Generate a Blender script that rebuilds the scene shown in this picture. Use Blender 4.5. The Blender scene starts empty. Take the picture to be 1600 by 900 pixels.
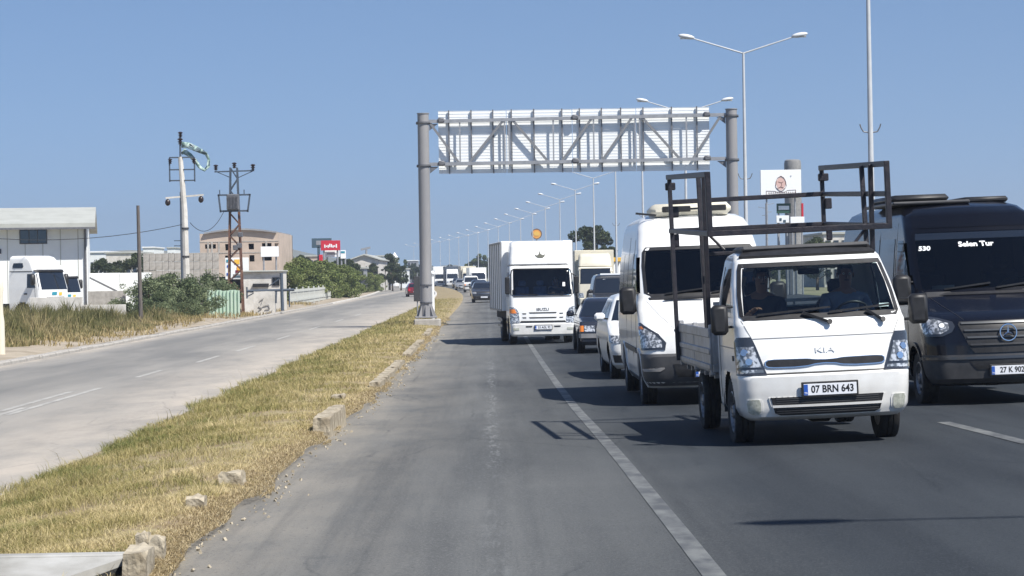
import bpy, bmesh, math, random
import numpy as np
from mathutils import Vector, Matrix, Euler
PI = math.pi
R = math.radians
rng = random.Random(7)
nrg = np.random.default_rng(11)
SC = bpy.context.scene
COL = SC.collection

# ---------------------------------------------------------------- camera, sky, sun, exposure
FPX = 3450.0                                    # focal length in pixels of a 1600 wide picture
YAW, PITCH, ROLL = 0.01064, 0.00597, 0.016
_fw = Vector((math.sin(YAW)*math.cos(PITCH), math.cos(YAW)*math.cos(PITCH), -math.sin(PITCH)))
_r0 = Vector((math.cos(YAW), -math.sin(YAW), 0.0))
_u0 = _r0.cross(_fw)
_up = (_u0*math.cos(ROLL) + _r0*math.sin(ROLL)).normalized()
_rt = _fw.cross(_up).normalized()
cam_d = bpy.data.cameras.new('camera')
cam = bpy.data.objects.new('camera', cam_d); COL.objects.link(cam)
cam_d.sensor_width = 36.0; cam_d.lens = FPX/1600*36; cam_d.clip_start = 0.3; cam_d.clip_end = 9000
cam.matrix_world = Matrix(((_rt.x, _up.x, -_fw.x, 0), (_rt.y, _up.y, -_fw.y, 0), (_rt.z, _up.z, -_fw.z, 0), (0, 0, 0, 1)))
SC.camera = cam

SUN = Vector((0.44, -0.43, 0.81)).normalized()  # direction towards the sun
world = bpy.data.worlds.new('World'); SC.world = world; world.use_nodes = True
wn = world.node_tree; wn.nodes.clear()
wo = wn.nodes.new('ShaderNodeOutputWorld'); bg = wn.nodes.new('ShaderNodeBackground')
sky = wn.nodes.new('ShaderNodeTexSky'); sky.sky_type = 'NISHITA'; sky.sun_disc = False
sky.sun_elevation = math.asin(SUN.z); sky.sun_rotation = math.atan2(SUN.x, SUN.y)
sky.altitude = 0; sky.air_density = 1.0; sky.dust_density = 0.0; sky.ozone_density = 3.0
tint = wn.nodes.new('ShaderNodeMix'); tint.data_type = 'RGBA'; tint.blend_type = 'MULTIPLY'; tint.inputs[0].default_value = 1.0
tint.inputs[7].default_value = (0.83, 0.90, 1.00, 1)
_tc = wn.nodes.new('ShaderNodeTexCoord'); _mp = wn.nodes.new('ShaderNodeMapping'); _mp.inputs['Location'].default_value = (0, 0, 0.11)
wn.links.new(_tc.outputs['Generated'], _mp.inputs[0]); wn.links.new(_mp.outputs[0], sky.inputs[0])
wn.links.new(sky.outputs[0], tint.inputs[6]); wn.links.new(tint.outputs[2], bg.inputs[0])
bg.inputs[1].default_value = 0.081
wn.links.new(bg.outputs[0], wo.inputs[0])
sl = bpy.data.lights.new('sun', 'SUN'); sl.energy = 5.0; sl.angle = R(0.55); sl.color = (1.0, 0.95, 0.87)
so = bpy.data.objects.new('sun', sl); COL.objects.link(so)
so.rotation_euler = SUN.to_track_quat('Z', 'Y').to_euler()
SC.view_settings.view_transform = 'Standard'; SC.view_settings.look = 'None'
SC.view_settings.exposure = 0.58; SC.view_settings.gamma = 1.0
SC.render.engine = 'CYCLES'

def at(px, py, D):
    """world point at forward distance D (world y) seen at photograph pixel px, py"""
    d = _fw*FPX + _rt*(px-800) + _up*(450-py)
    return d*(D/d.y)

# ---------------------------------------------------------------- road surfaces
_ZY = [-60, 0, 13, 21, 26, 31, 40, 50, 67, 92, 200, 430, 1500]
_ZZ = [-1.62, -1.64, -1.68, -1.75, -1.83, -1.92, -2.0, -2.05, -2.1, -2.08, -1.98, -1.88, -1.88]
def zmain(x, y): return float(np.interp(y, _ZY, _ZZ)) + 0.022*(x-1.0-curve(y))
def curve(y): return -1.1e-4*max(0.0, y-150.0)**2 if y < 900 else -1.1e-4*750**2-0.165*(y-900)
ZS = -2.15
def ground(px, py, zf):
    """world point on the surface zf(x, y) seen at photograph pixel px, py"""
    D = 30.0
    for _ in range(60):
        p = at(px, py, D)
        D *= zf(p.x, D)/p.z
    return at(px, py, D)

# ---------------------------------------------------------------- object helpers
def tag(o, label=None, cat=None, group=None, kind=None):
    if label: o['label'] = label
    if cat: o['category'] = cat
    if group: o['group'] = group
    if kind: o['kind'] = kind
    return o
def link(o, parent=None):
    COL.objects.link(o)
    if parent is not None: o.parent = parent
    return o
def empty(name, loc=(0, 0, 0), rz=0.0, label=None, cat=None, group=None):
    o = bpy.data.objects.new(name, None); COL.objects.link(o)
    o.empty_display_size = 0.3
    o.location = loc; o.rotation_euler = (0, 0, rz)
    return tag(o, label, cat, group)
def copy_tree(o, parent=None):
    c = o.copy(); COL.objects.link(c)
    if parent is not None: c.parent = parent
    for ch in o.children: copy_tree(ch, c)
    return c

class MB:
    """mesh builder: collects verts/faces, then links ONE mesh object"""
    def __init__(s): s.v = []; s.f = []; s.mi = []; s.cur = 0
    def add(s, vs, fs):
        b = len(s.v); s.v += [tuple(v) for v in vs]
        for f in fs: s.f.append(tuple(i+b for i in f)); s.mi.append(s.cur)
        return s
    def box(s, x0, x1, y0, y1, z0, z1, M=None):
        vs = [(x, y, z) for z in (z0, z1) for y in (y0, y1) for x in (x0, x1)]
        if M is not None: vs = [M @ Vector(v) for v in vs]
        return s.add(vs, [(0, 2, 3, 1), (4, 5, 7, 6), (0, 1, 5, 4), (2, 6, 7, 3), (0, 4, 6, 2), (1, 3, 7, 5)])
    def cbox(s, x0, x1, y0, y1, z0, z1, c=0.02, M=None):
        """box with chamfered edges"""
        cx, cy, cz = (x0+x1)/2, (y0+y1)/2, (z0+z1)/2; hx, hy, hz = abs(x1-x0)/2, abs(y1-y0)/2, abs(z1-z0)/2
        c = min(c, hx*.9, hy*.9, hz*.9); vs = []; idx = {}
        for sx in (-1, 1):
            for sy in (-1, 1):
                for sz in (-1, 1):
                    for k, p in enumerate(((hx, hy-c, hz-c), (hx-c, hy, hz-c), (hx-c, hy-c, hz))):
                        idx[sx, sy, sz, k] = len(vs); vs.append((cx+sx*p[0], cy+sy*p[1], cz+sz*p[2]))
        fs = []
        for sg in (-1, 1):
            for ax in range(3):
                q = []
                for a, b in ((-1, -1), (1, -1), (1, 1), (-1, 1)):
                    t = [0, 0, 0]; t[ax] = sg; t[(ax+1) % 3] = a; t[(ax+2) % 3] = b; q.append(idx[t[0], t[1], t[2], ax])
                fs.append(q if sg > 0 else q[::-1])
        for ax in range(3):
            b1, b2 = (ax+1) % 3, (ax+2) % 3
            for a in (-1, 1):
                for b in (-1, 1):
                    def K(e, k):
                        t = [0, 0, 0]; t[ax] = e; t[b1] = a; t[b2] = b; return idx[t[0], t[1], t[2], k]
                    fs.append([K(-1, b1), K(1, b1), K(1, b2), K(-1, b2)] if a*b > 0 else [K(-1, b1), K(-1, b2), K(1, b2), K(1, b1)])
        for sx in (-1, 1):
            for sy in (-1, 1):
                for sz in (-1, 1):
                    q = [idx[sx, sy, sz, k] for k in range(3)]; fs.append(q if sx*sy*sz > 0 else q[::-1])
        if M is not None: vs = [M @ Vector(v) for v in vs]
        return s.add(vs, fs)
    def tube(s, p0, p1, r0, r1=None, n=10, cap=True):
        p0 = Vector(p0); p1 = Vector(p1); r1 = r0 if r1 is None else r1
        q = (p1-p0).to_track_quat('Z', 'Y'); vs = []
        for p, r in ((p0, r0), (p1, r1)):
            for i in range(n):
                a = 2*PI*i/n; vs.append(p + q @ Vector((r*math.cos(a), r*math.sin(a), 0)))
        fs = [(i, (i+1) % n, n+(i+1) % n, n+i) for i in range(n)]
        if cap: fs += [tuple(range(n))[::-1], tuple(range(n, 2*n))]
        return s.add(vs, fs)
    def bar(s, p0, p1, w, h=None, up=(0, 0, 1)):
        """rectangular bar between two points"""
        p0 = Vector(p0); p1 = Vector(p1); h = w if h is None else h
        d = (p1-p0).normalized(); u = Vector(up)
        if abs(d.dot(u)) > .95: u = Vector((0, 1, 0)) if abs(d.y) < .9 else Vector((1, 0, 0))
        a = d.cross(u).normalized(); b = a.cross(d).normalized(); vs = []
        for p in (p0, p1):
            for sa, sb in ((-1, -1), (1, -1), (1, 1), (-1, 1)): vs.append(p + a*(sa*w/2) + b*(sb*h/2))
        return s.add(vs, [(0, 1, 5, 4), (1, 2, 6, 5), (2, 3, 7, 6), (3, 0, 4, 7), (3, 2, 1, 0), (4, 5, 6, 7)])
    def lathe(s, prof, M=None, n=28, close=False):
        """profile [(radius, height)] turned about z, then M"""
        vs = []; m = len(prof)
        for r, z in prof:
            for i in range(n):
                a = 2*PI*i/n; vs.append((r*math.cos(a), r*math.sin(a), z))
        fs = []
        for j in range(m-1 if not close else m):
            for i in range(n):
                a, b = j*n, ((j+1) % m)*n
                fs.append((a+i, a+(i+1) % n, b+(i+1) % n, b+i))
        if not close: fs += [tuple(range(n))[::-1], tuple(range((m-1)*n, m*n))]
        if M is not None: vs = [M @ Vector(v) for v in vs]
        return s.add(vs, fs)
    def prism(s, poly, y0, y1, M=None):
        """polygon of (x, z) extruded from y0 to y1"""
        n = len(poly); vs = [(x, y0, z) for x, z in poly] + [(x, y1, z) for x, z in poly]
        if M is not None: vs = [M @ Vector(v) for v in vs]
        fs = [tuple(range(n)), tuple(range(n, 2*n))[::-1]] + [(i, n+i, n+(i+1) % n, (i+1) % n) for i in range(n)]
        return s.add(vs, fs)
    def sphere(s, c, r, n=14, m=8, sc=(1, 1, 1)):
        c = Vector(c); prof = []
        vs = []
        for j in range(m+1):
            t = PI*j/m
            for i in range(n):
                a = 2*PI*i/n
                vs.append((c.x+sc[0]*r*math.sin(t)*math.cos(a), c.y+sc[1]*r*math.sin(t)*math.sin(a), c.z-sc[2]*r*math.cos(t)))
        fs = [(j*n+i, j*n+(i+1) % n, (j+1)*n+(i+1) % n, (j+1)*n+i) for j in range(m) for i in range(n)]
        return s.add(vs, fs)
    def build(s, name, mats, parent=None, smooth=False, fix=True, loc=None, weld=False):
        me = bpy.data.meshes.new(name); me.from_pydata(s.v, [], s.f)
        for m in (mats if isinstance(mats, (list, tuple)) else [mats]): me.materials.append(m)
        if isinstance(mats, (list, tuple)): me.polygons.foreach_set('material_index', s.mi)
        if fix or weld:
            bm = bmesh.new(); bm.from_mesh(me)
            if weld: bmesh.ops.remove_doubles(bm, verts=bm.verts, dist=1e-5)
            bmesh.ops.dissolve_degenerate(bm, edges=bm.edges, dist=1e-6)
            if fix: bmesh.ops.recalc_face_normals(bm, faces=bm.faces)
            bm.to_mesh(me); bm.free()
        if smooth:
            me.polygons.foreach_set('use_smooth', [True]*len(me.polygons))
            if smooth != 'all': me.set_sharp_from_angle(angle=R(38))
        o = bpy.data.objects.new(name, me)
        if loc is not None: o.location = loc
        return link(o, parent)
def ob(name, me, parent=None, loc=None, rot=None, sc=None):
    o = bpy.data.objects.new(name, me)
    if loc is not None: o.location = loc
    if rot is not None: o.rotation_euler = rot
    if sc is not None: o.scale = sc
    return link(o, parent)
def bevel(o, w=0.01, seg=2):
    m = o.modifiers.new('bevel', 'BEVEL'); m.width = w; m.segments = seg; m.limit_method = 'ANGLE'; m.angle_limit = R(40)
    return o
def text_obj(name, s, size, mat, parent, loc, rz=0.0, rx=PI/2, ext=0.003, sx=1.0, bold=0.0, align='CENTER'):
    """lettering as a mesh part, facing local -Y"""
    cu = bpy.data.curves.new('t', 'FONT'); cu.body = s; cu.size = size; cu.extrude = ext; cu.offset = bold
    cu.align_x = align; cu.align_y = 'CENTER'; cu.resolution_u = 3
    t = bpy.data.objects.new('t', cu); COL.objects.link(t)
    bpy.context.view_layer.update()
    me = bpy.data.meshes.new_from_object(t.evaluated_get(bpy.context.evaluated_depsgraph_get()))
    bpy.data.objects.remove(t); me.name = name; me.materials.clear(); me.materials.append(mat)
    return ob(name, me, parent, loc, (rx, 0, rz), (sx, 1, 1))

# ---------------------------------------------------------------- materials
def new_mat(name):
    m = bpy.data.materials.new(name); m.use_nodes = True
    nt = m.node_tree; return m, nt, nt.nodes['Principled BSDF']
def mat(name, c, rough=.6, metal=0., c2=None, scale=3., detail=4., lo=.4, hi=.65, bump=0., bscale=40., coat=0., spec=.5, stretch=(1, 1, 1), emit=None, alpha=None, trans=0., dirt=None, dirtz=None):
    """principled material: two colours mixed by noise, fine bump, optional dirt below a height"""
    m, nt, p = new_mat(name); N = nt.nodes.new; L = nt.links.new
    tc = N('ShaderNodeTexCoord')
    mp = N('ShaderNodeMapping'); mp.inputs['Scale'].default_value = stretch; L(tc.outputs['Object'], mp.inputs['Vector'])
    col = None
    if c2 is not None:
        no = N('ShaderNodeTexNoise'); no.inputs['Scale'].default_value = scale; no.inputs['Detail'].default_value = detail; no.inputs['Roughness'].default_value = .6
        L(mp.outputs[0], no.inputs['Vector'])
        cr = N('ShaderNodeMapRange'); cr.inputs[1].default_value = lo; cr.inputs[2].default_value = hi; L(no.outputs['Fac'], cr.inputs[0])
        mx = N('ShaderNodeMix'); mx.data_type = 'RGBA'; mx.inputs[6].default_value = (*c, 1); mx.inputs[7].default_value = (*c2, 1)
        L(cr.outputs[0], mx.inputs[0]); col = mx.outputs[2]
    else:
        p.inputs['Base Color'].default_value = (*c, 1)
    if dirt is not None:
        sp = N('ShaderNodeSeparateXYZ'); L(tc.outputs['Object'], sp.inputs[0])
        n2 = N('ShaderNodeTexNoise'); n2.inputs['Scale'].default_value = 5; n2.inputs['Detail'].default_value = 6; L(tc.outputs['Object'], n2.inputs['Vector'])
        ad = N('ShaderNodeMath'); ad.operation = 'MULTIPLY_ADD'; ad.inputs[1].default_value = -.7; L(n2.outputs['Fac'], ad.inputs[0]); L(sp.outputs['Z'], ad.inputs[2])
        mr = N('ShaderNodeMapRange'); mr.inputs[1].default_value = dirtz[0]; mr.inputs[2].default_value = dirtz[1]; mr.inputs[3].default_value = dirtz[2]; mr.inputs[4].default_value = dirtz[3]
        L(ad.outputs[0], mr.inputs[0])
        m2 = N('ShaderNodeMix'); m2.data_type = 'RGBA'; m2.inputs[7].default_value = (*dirt, 1)
        if col is not None: L(col, m2.inputs[6])
        else: m2.inputs[6].default_value = (*c, 1)
        L(mr.outputs[0], m2.inputs[0]); col = m2.outputs[2]
    if col is not None: L(col, p.inputs['Base Color'])
    p.inputs['Roughness'].default_value = rough; p.inputs['Metallic'].default_value = metal
    p.inputs['Coat Weight'].default_value = coat; p.inputs['Coat Roughness'].default_value = .06
    p.inputs['Specular IOR Level'].default_value = spec
    if trans: p.inputs['Transmission Weight'].default_value = trans
    if emit: p.inputs['Emission Color'].default_value = (*emit[0], 1); p.inputs['Emission Strength'].default_value = emit[1]
    if bump:
        nb = N('ShaderNodeTexNoise'); nb.inputs['Scale'].default_value = bscale; nb.inputs['Detail'].default_value = 3; L(mp.outputs[0], nb.inputs['Vector'])
        b = N('ShaderNodeBump'); b.inputs['Strength'].default_value = bump; b.inputs['Distance'].default_value = .02
        L(nb.outputs['Fac'], b.inputs['Height']); L(b.outputs[0], p.inputs['Normal'])
    return m
def glass_mat(name, tintc, refl_rough=.02, opac=0.0):
    """window pane: glossy reflection over a tinted see-through body"""
    m, nt, p = new_mat(name); N = nt.nodes.new; L = nt.links.new
    nt.nodes.remove(p); out = nt.nodes['Material Output']
    tr = N('ShaderNodeBsdfTransparent'); tr.inputs[0].default_value = (*tintc, 1)
    gl = N('ShaderNodeBsdfGlossy'); gl.inputs['Roughness'].default_value = refl_rough; gl.inputs[0].default_value = (.9, .95, 1, 1)
    fr = N('ShaderNodeFresnel'); fr.inputs[0].default_value = 1.5
    mx = N('ShaderNodeMixShader'); L(fr.outputs[0], mx.inputs[0]); L(tr.outputs[0], mx.inputs[1]); L(gl.outputs[0], mx.inputs[2])
    L(mx.outputs[0], out.inputs[0]); return m

M = {}
M['white'] = mat('white_paint', (.82, .83, .82), .28, coat=.6, c2=(.76, .765, .75), scale=2.2, lo=.45, hi=.75, dirt=(.27, .24, .20), dirtz=(-.30, .55, .60, .02))
M['white_flat'] = mat('white_enamel', (.78, .79, .79), .45, c2=(.66, .66, .64), scale=2, lo=.5, hi=.8)
M['black_paint'] = mat('black_paint', (.004, .005, .010), .22, spec=.25, coat=.35, dirt=(.05, .048, .045), dirtz=(-.35, .4, .5, .0))
M['navy'] = mat('dark_blue_paint', (.018, .022, .035), .25, coat=.7)
M['charcoal'] = mat('charcoal_paint', (.035, .037, .042), .25, coat=.7)
M['silver'] = mat('silver_paint', (.40, .41, .42), .3, metal=.5, coat=.5)
M['redcar'] = mat('dark_red_paint', (.16, .012, .02), .25, coat=.7)
M['grey_paint'] = mat('grey_paint', (.20, .20, .20), .45, c2=(.27, .265, .26), scale=6)
M['plastic'] = mat('black_plastic', (.012, .012, .013), .5, c2=(.022, .022, .024), scale=14)
M['plastic2'] = mat('dark_grey_plastic', (.045, .046, .05), .5, c2=(.06, .06, .062), scale=8)
M['rubber'] = mat('tyre_rubber', (.015, .015, .016), .85, c2=(.045, .042, .038), scale=7, bump=.4, bscale=60)
M['steel'] = mat('wheel_steel', (.30, .30, .31), .4, metal=.5, c2=(.14, .13, .12), scale=9)
M['chrome'] = mat('chrome', (.75, .76, .78), .12, metal=1.)
M['chassis'] = mat('chassis_black', (.015, .014, .014), .8, c2=(.04, .035, .03), scale=6)
M['rack'] = mat('painted_iron', (.012, .012, .018), .45, c2=(.028, .024, .028), scale=12, bump=.2)
M['bed'] = mat('truck_bed_silver', (.42, .43, .45), .42, c2=(.30, .30, .30), scale=5, metal=.25, dirt=(.2, .18, .16), dirtz=(.2, .9, .5, .05))
M['glass'] = glass_mat('tinted_glass', (.60, .68, .68))
M['glass_dark'] = glass_mat('dark_tinted_glass', (.10, .13, .15))
M['pane'] = mat('opaque_dark_glass', (.010, .014, .022), .05, spec=.9)
M['lamp_glass'] = mat('headlamp_lens', (.16, .17, .18), .12, metal=.35, c2=(.70, .71, .72), scale=22, detail=1, lo=.45, hi=.6, coat=1.)
M['lamp_dark'] = mat('headlamp_housing', (.05, .055, .065), .15, metal=.4, coat=1.)
M['amber'] = mat('amber_lens', (.75, .22, .03), .2, coat=.6)
M['fog'] = mat('fog_lens', (.42, .44, .38), .15, c2=(.65, .66, .58), scale=30, metal=.3, coat=1.)
M['plate'] = mat('number_plate', (.72, .74, .78), .4)
M['plate_blue'] = mat('plate_blue', (.02, .09, .40), .4)
M['ink'] = mat('black_lettering', (.01, .01, .012), .5)
M['white_ink'] = mat('white_lettering', (.82, .84, .86), .5)
M['red_tail'] = mat('tail_lens', (.5, .01, .02), .2, coat=.6)
M['interior'] = mat('cab_trim', (.020, .021, .025), .8, c2=(.035, .035, .038), scale=5)
M['seat'] = mat('seat_fabric', (.03, .035, .05), .9, c2=(.05, .055, .07), scale=30)
M['skin'] = mat('skin', (.30, .16, .105), .6)
M['hair'] = mat('dark_hair', (.015, .011, .009), .7)
M['shirt_blue'] = mat('blue_grey_shirt', (.17, .21, .30), .9, c2=(.23, .27, .36), scale=12)
M['shirt_dark'] = mat('dark_shirt', (.05, .05, .065), .9)
M['galv'] = mat('galvanised_steel', (.34, .35, .37), .5, metal=.35, c2=(.27, .28, .30), scale=4, bump=.1)
M['pole_grey'] = mat('grey_gantry_paint', (.225, .225, .235), .55, c2=(.28, .275, .275), scale=1.5, stretch=(1, 1, .25), detail=6)
M['sign_back'] = mat('aluminium_sign_back', (.86, .88, .88), .5, metal=.0, c2=(.78, .81, .83), scale=1.3, stretch=(.4, 1, 3))
M['steel_dark'] = mat('dark_bracket_steel', (.12, .125, .14), .55, metal=.3, c2=(.18, .18, .19), scale=6)
M['old_kerb'] = mat('weathered_kerb_concrete', (.43, .38, .29), .95, c2=(.22, .185, .13), scale=6, detail=9, lo=.4, hi=.62, bump=.8, bscale=22)
M['concrete'] = mat('pale_concrete', (.40, .38, .35), .9, c2=(.28, .265, .24), scale=4, detail=8, bump=.5, bscale=18)
M['concrete_w'] = mat('whitewashed_concrete', (.62, .60, .56), .9, c2=(.45, .43, .39), scale=1.2, detail=8, bump=.3, bscale=9)
M['wall_white'] = mat('white_cladding', (.76, .79, .79), .7, c2=(.68, .71, .72), scale=.5, detail=6)
M['roof_beige'] = mat('pale_sheet_roof', (.42, .43, .40), .6, c2=(.36, .37, .34), scale=.8)
M['wood'] = mat('weathered_pole_wood', (.13, .115, .105), .9, c2=(.075, .065, .06), scale=5, stretch=(4, 4, .3))
M['rust'] = mat('rusty_steel', (.10, .045, .03), .8, c2=(.17, .09, .06), scale=6)
M['insul'] = mat('brown_porcelain', (.025, .016, .015), .3)
M['bluegrey'] = mat('blue_grey_steel', (.06, .08, .11), .6)
M['brick'] = mat('tan_blockwork', (.50, .41, .34), .9, c2=(.40, .33, .27), scale=.7, detail=8)
M['hole'] = mat('painted_opening_shade', (.02, .022, .024), .9)  # near-black colour that paints the shade inside openings
M['green_sheet'] = mat('pale_green_sheet', (.42, .56, .45), .5, c2=(.50, .60, .50), scale=2)
M['grey_sheet'] = mat('grey_sheet', (.24, .25, .27), .5, c2=(.31, .32, .33), scale=1.1)
M['red_sign'] = mat('red_sign_face', (.52, .02, .04), .4)
M['teal_sign'] = mat('teal_sign_face', (.03, .25, .34), .4)
M['dk_sign'] = mat('dark_slate_sign', (.05, .09, .12), .5)
M['orange'] = mat('orange_sign_face', (.80, .30, .02), .45, c2=(.7, .4, .05), scale=3)
M['yellow'] = mat('yellow_fascia', (.75, .45, .06), .5)
M['cream'] = mat('cream_paint', (.66, .62, .50), .5, c2=(.58, .55, .46), scale=1.5)
M['roof_red'] = mat('clay_roof', (.32, .12, .07), .8)
M['bark'] = mat('bark', (.10, .075, .055), .95, c2=(.06, .045, .035), scale=8, bump=.5)
M['hill'] = mat('far_hill_scrub', (.13, .15, .13), 1., c2=(.19, .19, .15), scale=.02, detail=8)
def leaf_mat(name, a, b, c):
    m, nt, p = new_mat(name); N = nt.nodes.new; L = nt.links.new
    at_ = N('ShaderNodeAttribute'); at_.attribute_name = 'rnd'
    cr = N('ShaderNodeValToRGB'); e = cr.color_ramp.elements; e[0].color = (*a, 1); e[1].color = (*c, 1)
    x = cr.color_ramp.elements.new(.5); x.color = (*b, 1)
    L(at_.outputs['Fac'], cr.inputs[0]); L(cr.outputs[0], p.inputs['Base Color'])
    p.inputs['Roughness'].default_value = .7; p.inputs['Specular IOR Level'].default_value = .2
    tl = N('ShaderNodeBsdfTranslucent'); L(cr.outputs[0], tl.inputs[0]); mx = N('ShaderNodeMixShader'); mx.inputs[0].default_value = .3
    L(p.outputs[0], mx.inputs[1]); L(tl.outputs[0], mx.inputs[2]); L(mx.outputs[0], nt.nodes['Material Output'].inputs[0]); return m
M['leaf'] = leaf_mat('leaf_green', (.05, .075, .025), (.09, .13, .045), (.16, .20, .08))
M['leaf_dark'] = leaf_mat('leaf_dark', (.025, .04, .02), (.05, .07, .03), (.10, .12, .055))
M['leaf_reed'] = leaf_mat('reed_leaf', (.09, .12, .035), (.16, .20, .065), (.27, .30, .13))
M['leaf_grey'] = leaf_mat('grey_green_leaf', (.06, .085, .04), (.13, .165, .085), (.26, .30, .17))
M['grass'] = leaf_mat('verge_grass', (.14, .17, .055), (.35, .30, .125), (.62, .52, .30))
M['grass_dry'] = leaf_mat('dry_grass', (.22, .17, .07), (.36, .28, .13), (.50, .41, .24))
M['grass_green'] = leaf_mat('tall_weeds', (.08, .095, .035), (.19, .18, .075), (.40, .33, .18))
M['litter'] = leaf_mat('straw_litter', (.18, .13, .07), (.38, .30, .16), (.62, .52, .34))

# ---------------------------------------------------------------- ground, roads, markings
def sheet(name, ys, ss, xf, zf, m, kind='structure'):
    """sheet over rows ys and columns ss; xf(s, y) gives x, zf(x, y) gives z"""
    b = MB(); n = len(ss)
    for y in ys:
        for s in ss:
            x = xf(s, y); b.v.append((x, y, zf(x, y)))
    for j in range(len(ys)-1):
        for i in range(n-1): b.f.append((j*n+i, j*n+i+1, (j+1)*n+i+1, (j+1)*n+i)); b.mi.append(0)
    o = b.build(name, m, smooth='all', fix=False); 
    if kind: o['kind'] = kind
    return o
YR = [-60, -30, -10, 0, 5]+list(np.arange(8, 100, 2.))+list(np.arange(100, 300, 8.))+list(np.arange(300, 1500, 25.))

def asphalt(name, base, dark, light, dust, dust_x=None, tracks=(), crack=.5, speck=.5, old_line=False, lanes=None):
    m, nt, p = new_mat(name); N = nt.nodes.new; L = nt.links.new
    tc = N('ShaderNodeTexCoord'); sep = N('ShaderNodeSeparateXYZ'); L(tc.outputs['Object'], sep.inputs[0])
    def noise(scale, st=(1, 1, 1), det=6, rough=.6):
        mp = N('ShaderNodeMapping'); mp.inputs['Scale'].default_value = st; L(tc.outputs['Object'], mp.inputs[0])
        n = N('ShaderNodeTexNoise'); n.inputs['Scale'].default_value = scale; n.inputs['Detail'].default_value = det; n.inputs['Roughness'].default_value = rough
        L(mp.outputs[0], n.inputs['Vector']); return n.outputs['Fac']
    def rmap(v, a, b, c=0., d=1.):
        r = N('ShaderNodeMapRange'); r.inputs[1].default_value = a; r.inputs[2].default_value = b; r.inputs[3].default_value = c; r.inputs[4].default_value = d
        L(v, r.inputs[0]); return r.outputs[0]
    def mix(f, a, b, mode='MIX'):
        x = N('ShaderNodeMix'); x.data_type = 'RGBA'; x.blend_type = mode
        if isinstance(f, float): x.inputs[0].default_value = f
        else: L(f, x.inputs[0])
        for k, v in ((6, a), (7, b)):
            if isinstance(v, tuple): x.inputs[k].default_value = (*v, 1)
            else: L(v, x.inputs[k])
        return x.outputs[2]
    def mth(op, a, b=None):
        x = N('ShaderNodeMath'); x.operation = op
        for k, v in ((0, a), (1, b)):
            if v is None: continue
            if isinstance(v, (float, int)): x.inputs[k].default_value = v
            else: L(v, x.inputs[k])
        return x.outputs[0]
    c = mix(rmap(noise(.35, (1, .25, 1)), .38, .66), base, dark)
    c = mix(rmap(noise(1.6, (1, .08, 1), 8), .42, .75, 0, .45), c, light)
    for tx, w, amt in tracks:                                # polished and oil-stained wheel paths along the lane
        d = mth('ABSOLUTE', mth('SUBTRACT', sep.outputs[0], mth('ADD', mth('MULTIPLY', noise(.15, (1, .3, 1), 2), .5), tx-.25)))
        f = mth('MULTIPLY', rmap(d, 0., w, amt, 0.), rmap(noise(1., (1, .1, 1)), .3, .6))
        c = mix(f, c, dark)
    if dust_x is not None:
        for dx, w in dust_x:
            d = mth('ABSOLUTE', mth('SUBTRACT', sep.outputs[0], dx))
            f = mth('MULTIPLY', rmap(d, 0., w, 1., 0.), rmap(noise(1.1, (1, .35, 1), 8, .7), .32, .62, .15, 1.))
            c = mix(f, c, dust)
    if old_line:
        wv = mth('MULTIPLY', mth('SUBTRACT', noise(.5, (1, 1, 1), 3), .5), .12)
        d = mth('ABSOLUTE', mth('SUBTRACT', mth('ADD', sep.outputs[0], wv), .02))
        f = mth('MULTIPLY', rmap(d, .03, .12, 1., 0.), mth('MULTIPLY', rmap(noise(9., (2., .25, 1), 6, .8), .48, .66), rmap(noise(.5, (1, .6, 1), 3), .38, .55)))
        c = mix(f, c, (.25, .26, .26))
        # second surfacing strip: a paler lap along the seam
        c = mix(rmap(noise(.9, (2.5, .05, 1), 5, .7), .50, .72, 0, .55), c, dark)
    sp = noise(55., (1, .6, 1), 3, .75); c = mix(rmap(sp, .50, .66, 0, speck), c, light)
    c = mix(rmap(noise(38., (1, .6, 1), 2, .7), .60, .70, 0, speck), c, dark)
    # cracks and sealed joints
    mp = N('ShaderNodeMapping'); mp.inputs['Scale'].default_value = (.55, .12, 1); L(tc.outputs['Object'], mp.inputs[0])
    mxv = N('ShaderNodeMix'); mxv.data_type = 'VECTOR'; mxv.inputs[0].default_value = .06
    nn = N('ShaderNodeTexNoise'); nn.inputs['Scale'].default_value = 3; nn.inputs['Detail'].default_value = 5; L(tc.outputs['Object'], nn.inputs['Vector'])
    L(mp.outputs[0], mxv.inputs[4]); L(nn.outputs['Color'], mxv.inputs[5])
    vo = N('ShaderNodeTexVoronoi'); vo.feature = 'DISTANCE_TO_EDGE'; vo.inputs['Scale'].default_value = 1.3; L(mxv.outputs[1], vo.inputs['Vector'])
    f = mth('MULTIPLY', rmap(vo.outputs['Distance'], 0., .012, crack, 0.), rmap(noise(.3), .48, .56))
    c = mix(f, c, dark)
    if lanes: c = mix(rmap(mth('ADD', sep.outputs[0], mth('MULTIPLY', noise(.3), 1.2)), lanes[0], lanes[1]), c, mix(1., c, lanes[2], 'MULTIPLY'))
    L(c, p.inputs['Base Color']); p.inputs['Roughness'].default_value = .78; p.inputs['Specular IOR Level'].default_value = .14
    b = N('ShaderNodeBump'); b.inputs['Strength'].default_value = .55; b.inputs['Distance'].default_value = .012
    L(noise(70., (1, 1, 1), 3, .8), b.inputs['Height']); L(b.outputs[0], p.inputs['Normal'])
    return m
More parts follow.
